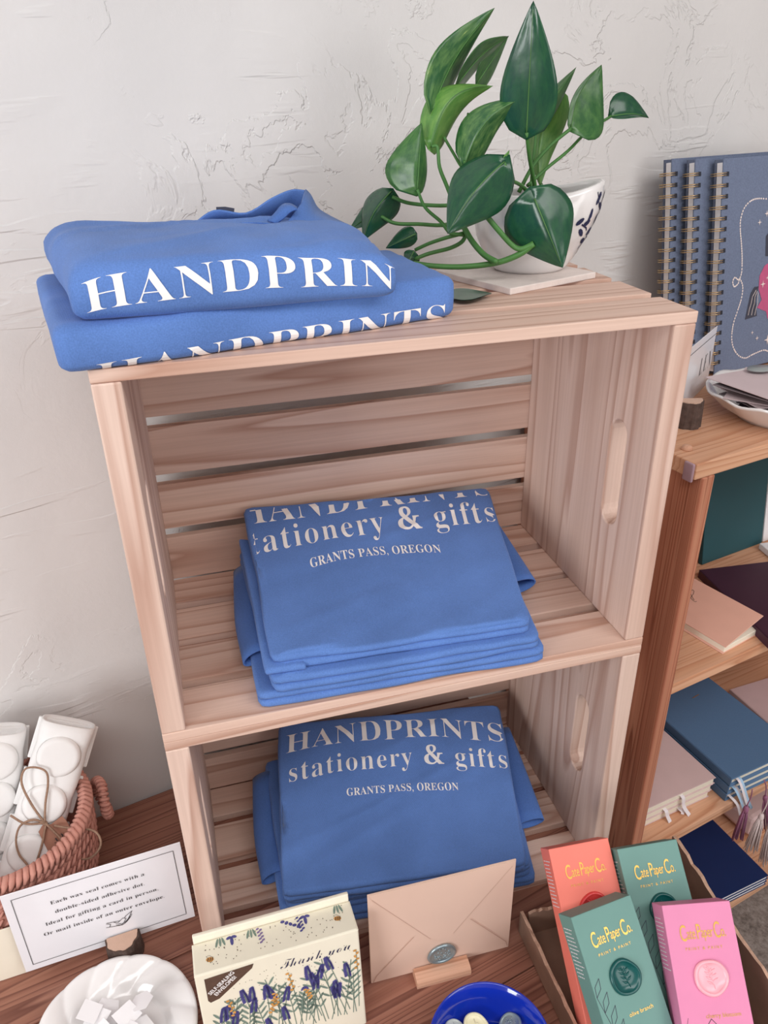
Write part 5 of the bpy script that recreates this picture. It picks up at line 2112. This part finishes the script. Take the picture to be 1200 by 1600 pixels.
for k in range(9):
    z = ZS + .0105 + .0042 * k
    rz = TH + rnd.uniform(-.5, .5)
    ex = np.array([math.cos(rz), math.sin(rz), 0])
    ey = np.array([-ex[1], ex[0], 0])
    tilt = rnd.uniform(-.05, .05)
    ex3 = unit(ex + EZ * tilt)
    nz_ = np.cross(ex3, ey)
    s_ = min(1.0, .50 + .075 * k)
    c = dcn - EU * .014 * min(1, k / 3) + EV * rnd.uniform(-.006, .006)
    c = np.array([c[0], c[1], z])
    lab = {0: 'small card at the very bottom of the scalloped dish', 8: 'pale card uppermost on the heap in the scalloped dish'}.get(k, '%s small card from below in the scalloped dish' % words[k])
    solo('small_card', lab, 'card', frame(c, ex3, ey, nz_, bbox(.118 * s_ * rd / .08, .082 * s_ * rd / .08, .0009, .0002, 1)), CARDC[0] if k in (8, 3, 5) else CARDC[(k % 3)], (c[0], c[1], z), rz, 'small cards heaped in the scalloped dish')
dm = onz(1188, 577, ZS + .0105 + .0042 * 8 + .0035)
solo('oval_disc', 'grey oval disc lying on the uppermost card in the dish', 'disc', lathe([(0, 0), (.0165, 0), (.017, .001), (.016, .0022), (0, .0024)], 32, *dm, sx=1.0, sy=.62, cap=False), plain('grey_disc', (146, 152, 152), .35, .03), dm, smooth=True)


# ------------------------------------------------------------------ books on the shelves
def book(name, label, cat, corner, e1_, e2_, w, l_, z0, t, cover, group=None, pages=PAPER_CREAM, soft=False, rounded=.002, spine='L'):
    """closed book lying flat: corner = front-left, e1 across, e2 away, z0 underside"""
    O = np.array([corner[0], corner[1], z0])
    th = Thing(name, label, cat, O, math.atan2(e1_[1], e1_[0]), group)
    ct = .0010 if soft else .0022
    th.add('cover', frame(O + e1_ * w / 2 + e2_ * l_ / 2 + EZ * (t - ct / 2), e1_, e2_, EZ, bbox(w, l_, ct, ct * .3, 1)), cover)
    th.add('cover', frame(O + e1_ * w / 2 + e2_ * l_ / 2 + EZ * (ct / 2), e1_, e2_, EZ, bbox(w, l_, ct, ct * .3, 1)), cover)
    th.add('pages', frame(O + e1_ * (w / 2) + e2_ * (l_ / 2) + EZ * (t / 2), e1_, e2_, EZ, bbox(w - .006, l_ - (.002 if soft else .006), t - 2 * ct, .0004, 1)), pages)
    th.add('spine', frame(O + e1_ * (.0012) + e2_ * l_ / 2 + EZ * t / 2, e1_, e2_, EZ, bbox(.0024, l_, t, .0009, 2)), cover)
    return th


def dirs(ang):
    a = TH + math.radians(ang)
    return np.array([math.cos(a), math.sin(a), 0]), np.array([-math.sin(a), math.cos(a), 0])


# second shelf: teal folder upright at the back, plum and blush notebooks
vb = UV(onz(1097, 884, SH2))
fo_v = float(vb[1])
fL = math.radians(8)
f2_ = EZ * math.cos(fL) + EV * math.sin(fL)
f3_ = np.cross(EU, f2_)
FO = RM(max(float(vb[0]), .592), min(fo_v, .205), SH2 + .0013)
fw = float((onplane(1198, 770, FO, f3_) - FO) @ EU)
fold = Thing('teal_folder', 'dark teal folder standing at the back of the second shelf', 'folder', FO, TH)
fb = fold.add('cover', frame(FO + EU * fw / 2 + f2_ * .128 - f3_ * .004, EU, f2_, f3_, bbox(fw, .256, .008, .001)), TEAL)
fold.add('gold_frame', flat_shapes(stroke2([(fw * .30, .205), (fw * .70, .205), (fw * .70, .235), (fw * .30, .235), (fw * .30, .205)], .0012), FO, EU, f2_, f3_, .0004), GOLD, parent=fb)
wO = FO + EU * (fw + .004)
solo('white_folder', 'white folder standing to the right of the teal one', 'folder', frame(wO + EU * .06 + f2_ * .125 - f3_ * .004, EU, f2_, f3_, bbox(.12, .25, .006, .001)), PAPER, wO, TH)
d1, d2 = dirs(-18)
cpl = onz(1099, 897, SH2 + .013)
book('plum_notebook', 'dark plum notebook lying on the second shelf before the teal folder', 'notebook', cpl - d2 * .163, d1, d2, .125, .175, SH2, .013, PLUM, soft=True, pages=OLIVE)
d1, d2 = dirs(-6)
cbl = onz(1131, 1018, SH2 + .008)
bb_ = UV(cbl)
wbl = .098
th = Thing('blush_notebook', 'blush pink notebook with slightly open cover beside the side panel', 'notebook', cbl, TH)
q_ = [onz(1131, 1019, SH2 + .001), onz(1192, 985, SH2 + .001)]
pe1 = unit(q_[1] - q_[0])
pe2 = np.array([-pe1[1], pe1[0], 0])
pl = np.linalg.norm(q_[1] - q_[0])
Op = np.array([q_[0][0], q_[0][1], SH2])
th.add('pages', frame(Op + pe1 * pl / 2 + pe2 * .052 + EZ * .0042, pe1, pe2, EZ, bbox(pl, .104, .0080, .0006, 1)), PAPER_CREAM)
th.add('back_cover', frame(Op + pe1 * (pl / 2 - .002) + pe2 * .053 + EZ * .0006, pe1, pe2, EZ, bbox(pl + .004, .108, .0010, .0003, 1)), BLUSH)
hin = Op + EZ * .0090
tipc = onz(1192, 962, SH2 + .020)
ca = unit(tipc - hin)
cvn = unit(np.cross(ca, pe2))
cl = np.linalg.norm(tipc - hin)
cvr = th.add('front_cover', frame(hin + ca * cl / 2 + pe2 * .054, ca, pe2, cvn, bbox(cl, .110, .0012, .0003, 1)), BLUSH)
sq = []
cm = lambda x, y: (lambda p: (float(p @ ca), float(p @ pe2)))(onplane(960 + x * .225, 700 + y * .225, hin, cvn) - hin)
for P_ in ([(528, 1022), (540, 1012), (550, 1022), (545, 1040), (530, 1055), (524, 1068), (540, 1082), (556, 1092), (568, 1088)], [(524, 1040), (532, 1052), (545, 1076), (552, 1078)]):
    sq += stroke2([cm(*p) for p in P_], .0007)
th.add('line_drawing', flat_shapes(sq, hin, ca, pe2, cvn, .0009), BROWN, parent=cvr)
solo('white_booklet', 'white booklet lying right of the plum notebook', 'booklet', frame(onz(1216, 876, SH2 + .006) + EU * .034, *dirs(-18), EZ, bbox(.07, .07, .010, .001)), PAPER, RM(*UV(onz(1216, 876, SH2))), TH)

# third shelf: steel blue stack, dusty pink stack
d1, d2 = dirs(-3)
HB = .0150
top_z = SH3 + 3 * HB
cbl = onz(1143, 1218, top_z)
ord_ = ['bottom', 'middle', 'top']
for k in range(3):
    dd = (k - 2) * .0012
    b = book('blue_notebook', 'steel blue cloth notebook, %s of its stack on the third shelf' % ord_[k], 'notebook', cbl + d1 * dd, d1, d2, .142, .212, SH3 + k * HB + .0003, HB - .0006, STEEL, 'steel blue notebooks stacked on the third shelf')
    P0_ = np.array([*(cbl + d1 * (.006 + .004 * k))[:2], SH3 + k * HB + HB * .5])
    for j in range(2 if k else 1):
        s0 = P0_ + d1 * .004 * j
        b.add('ribbon', ribbon(smooth_path([s0 + d2 * .01, s0 - d2 * .004, s0 - d2 * (.012 + .003 * k) + d1 * .006 - EZ * (.010 + .010 * k), s0 - d2 * (.016 + .002 * j) + d1 * (.012 + .004 * k) - EZ * (.030 + .012 * k)], 5), .0045, d1), RIB_BLUE if (k + j) % 2 else RIB_WHITE)
    if k == 2:
        pt = onz(1082, 1091, top_z)
        b.add('gold_stamp', flat_shapes(stroke2([(0, 0), (.016, .002)], .0012), pt, d1, d2, EZ, .0004), GOLD)
HP_ = .0125
tzp = SH3 + 3 * HP_
cpk = onz(1119, 1215, tzp)
d1, d2 = dirs(-3)
pwd = min(.135, float(cpk @ EU) - .600)
for k in range(3):
    dd = (k - 2) * .003
    b = book('pink_notebook', 'dusty pink notebook, %s of its stack behind the side panel' % ord_[k], 'notebook', cpk - d1 * (pwd - dd) - d2 * .0, d1, d2, pwd, .20, SH3 + .0005 + k * HP_, HP_ - .0003, DUSTY, 'dusty pink notebooks stacked on the third shelf', soft=True)
    fr = cpk - d1 * (.012 + .030 * (k == 1) + pwd * .4)
    s0 = np.array([fr[0], fr[1], SH3 + k * HP_ + HP_ * .5])
    b.add('ribbon', ribbon(smooth_path([s0 + d2 * .01, s0 - d2 * .003, s0 - d2 * .006 + d1 * .002 - EZ * HP_ * (k + .2) * .6, s0 - d2 * (.008 + .003 * k) + d1 * .004 * k - EZ * HP_ * (k + .4)], 5), .006, d1), RIB_WHITE)
d1, d2 = dirs(-8)
cm_ = onz(1137, 1078, SH3 + .030)
book('mauve_notebook', 'greyish mauve notebook lying right of the blue stack', 'notebook', cm_ - d2 * .205 + d1 * .004, d1, d2, .14, .205, SH3, .030, MAUVE)
ol = onz(1112, 1070, SH3)
olu = UV(ol)
solo('dark_case', 'dark olive case standing at the back of the third shelf', 'case', frame(RM(float(olu[0]) + .045, .232, SH3 + .055), EU, EV, EZ, bbox(.15, .030, .110, .006, 3)), OLIVE, RM(float(olu[0]) + .045, .232, SH3), TH)

# fourth shelf: navy stack and tassels
HN = .0078
tzn = SH4 + 3 * HN
cr_ = onz(1201, 1368, tzn)
cf_ = onz(1113, 1280, tzn)
d2 = unit(np.array([*(cf_ - cr_)[:2], 0]))
d1 = np.array([d2[1], -d2[0], 0])
ln_ = np.linalg.norm(cf_ - cr_)
nwd = .15
while (cr_ - d1 * nwd) @ EU < .597 and nwd > .06:
    nwd -= .002
for k in range(3):
    book('navy_notebook', 'navy blue notebook, %s of its stack on the lowest visible shelf' % ord_[k], 'notebook', cr_ - d1 * nwd, d1, d2, nwd, ln_, SH4 + .0005 + k * HN, HN - .0003, NAVY, 'navy notebooks stacked on the lowest visible shelf', pages=PAPER, soft=True)


def tassel(label, px_top, px_bot, vv, mat, seed, spread=.010):
    A = onplane(*px_top, RM(0, vv, 0), EV)
    B = onplane(*px_bot, RM(0, vv, 0), EV)
    rn = random.Random(seed)
    th = Thing('tassel', label, 'tassel', B, 0, 'silky tassels hanging under the third shelf')
    ax_ = unit(B - A)
    L = np.linalg.norm(B - A)
    s1 = unit(np.cross(ax_, EV))
    s2 = np.cross(ax_, s1)
    st = []
    for k in range(40):
        a = rn.uniform(0, 6.28)
        q = math.sqrt(rn.random())
        r0, r1 = .0026 * q, spread * q
        e_ = s1 * math.cos(a) + s2 * math.sin(a) * .7
        st.append(tube([A + e_ * r0, A + ax_ * L * .3 + e_ * (r0 + (r1 - r0) * .55), A + ax_ * L * rn.uniform(.9, 1.03) + e_ * r1], .00075, 4))
    th.add('threads', join(*st), mat, smooth=True, kind='stuff')
    th.add('binding', tube([A + ax_ * L * f for f in (-.05, 0, .06, .14)], [.002, .0036, .0042, .0036], 10), mat, smooth=True)
    th.add('hanging_loop', tube(smooth_path([A - ax_ * L * .04, A - ax_ * L * .3 + s1 * .004, A - ax_ * L * .55 + s1 * .002], 4), .0009, 6), mat, smooth=True)
    return th


tassel('mauve tassel hanging left, under the blue notebooks', (1166, 1262), (1152, 1310), -.060, TAS_MAUVE, 1)
tassel('mauve tassel hanging right, above the white ones', (1196, 1246), (1202, 1290), -.064, TAS_MAUVE, 2, .014)
tassel('white tassel hanging left of the other white one', (1190, 1274), (1173, 1326), -.074, TAS_WHITE, 3, .013)
tassel('white tassel hanging at the right edge of the photo', (1204, 1290), (1196, 1346), -.088, TAS_WHITE, 4, .013)
solo('pink_pouch', 'pale pink pouch lying on the lowest visible shelf behind the tassels', 'pouch', frame(RM(*UV(onz(1160, 1285, SH4 + .03))) + EU * .05 + EV * .03, EU, EV, EZ, bbox(.10, .10, .05, .012, 3)), DUSTY, RM(*UV(onz(1160, 1285, SH4))), TH)
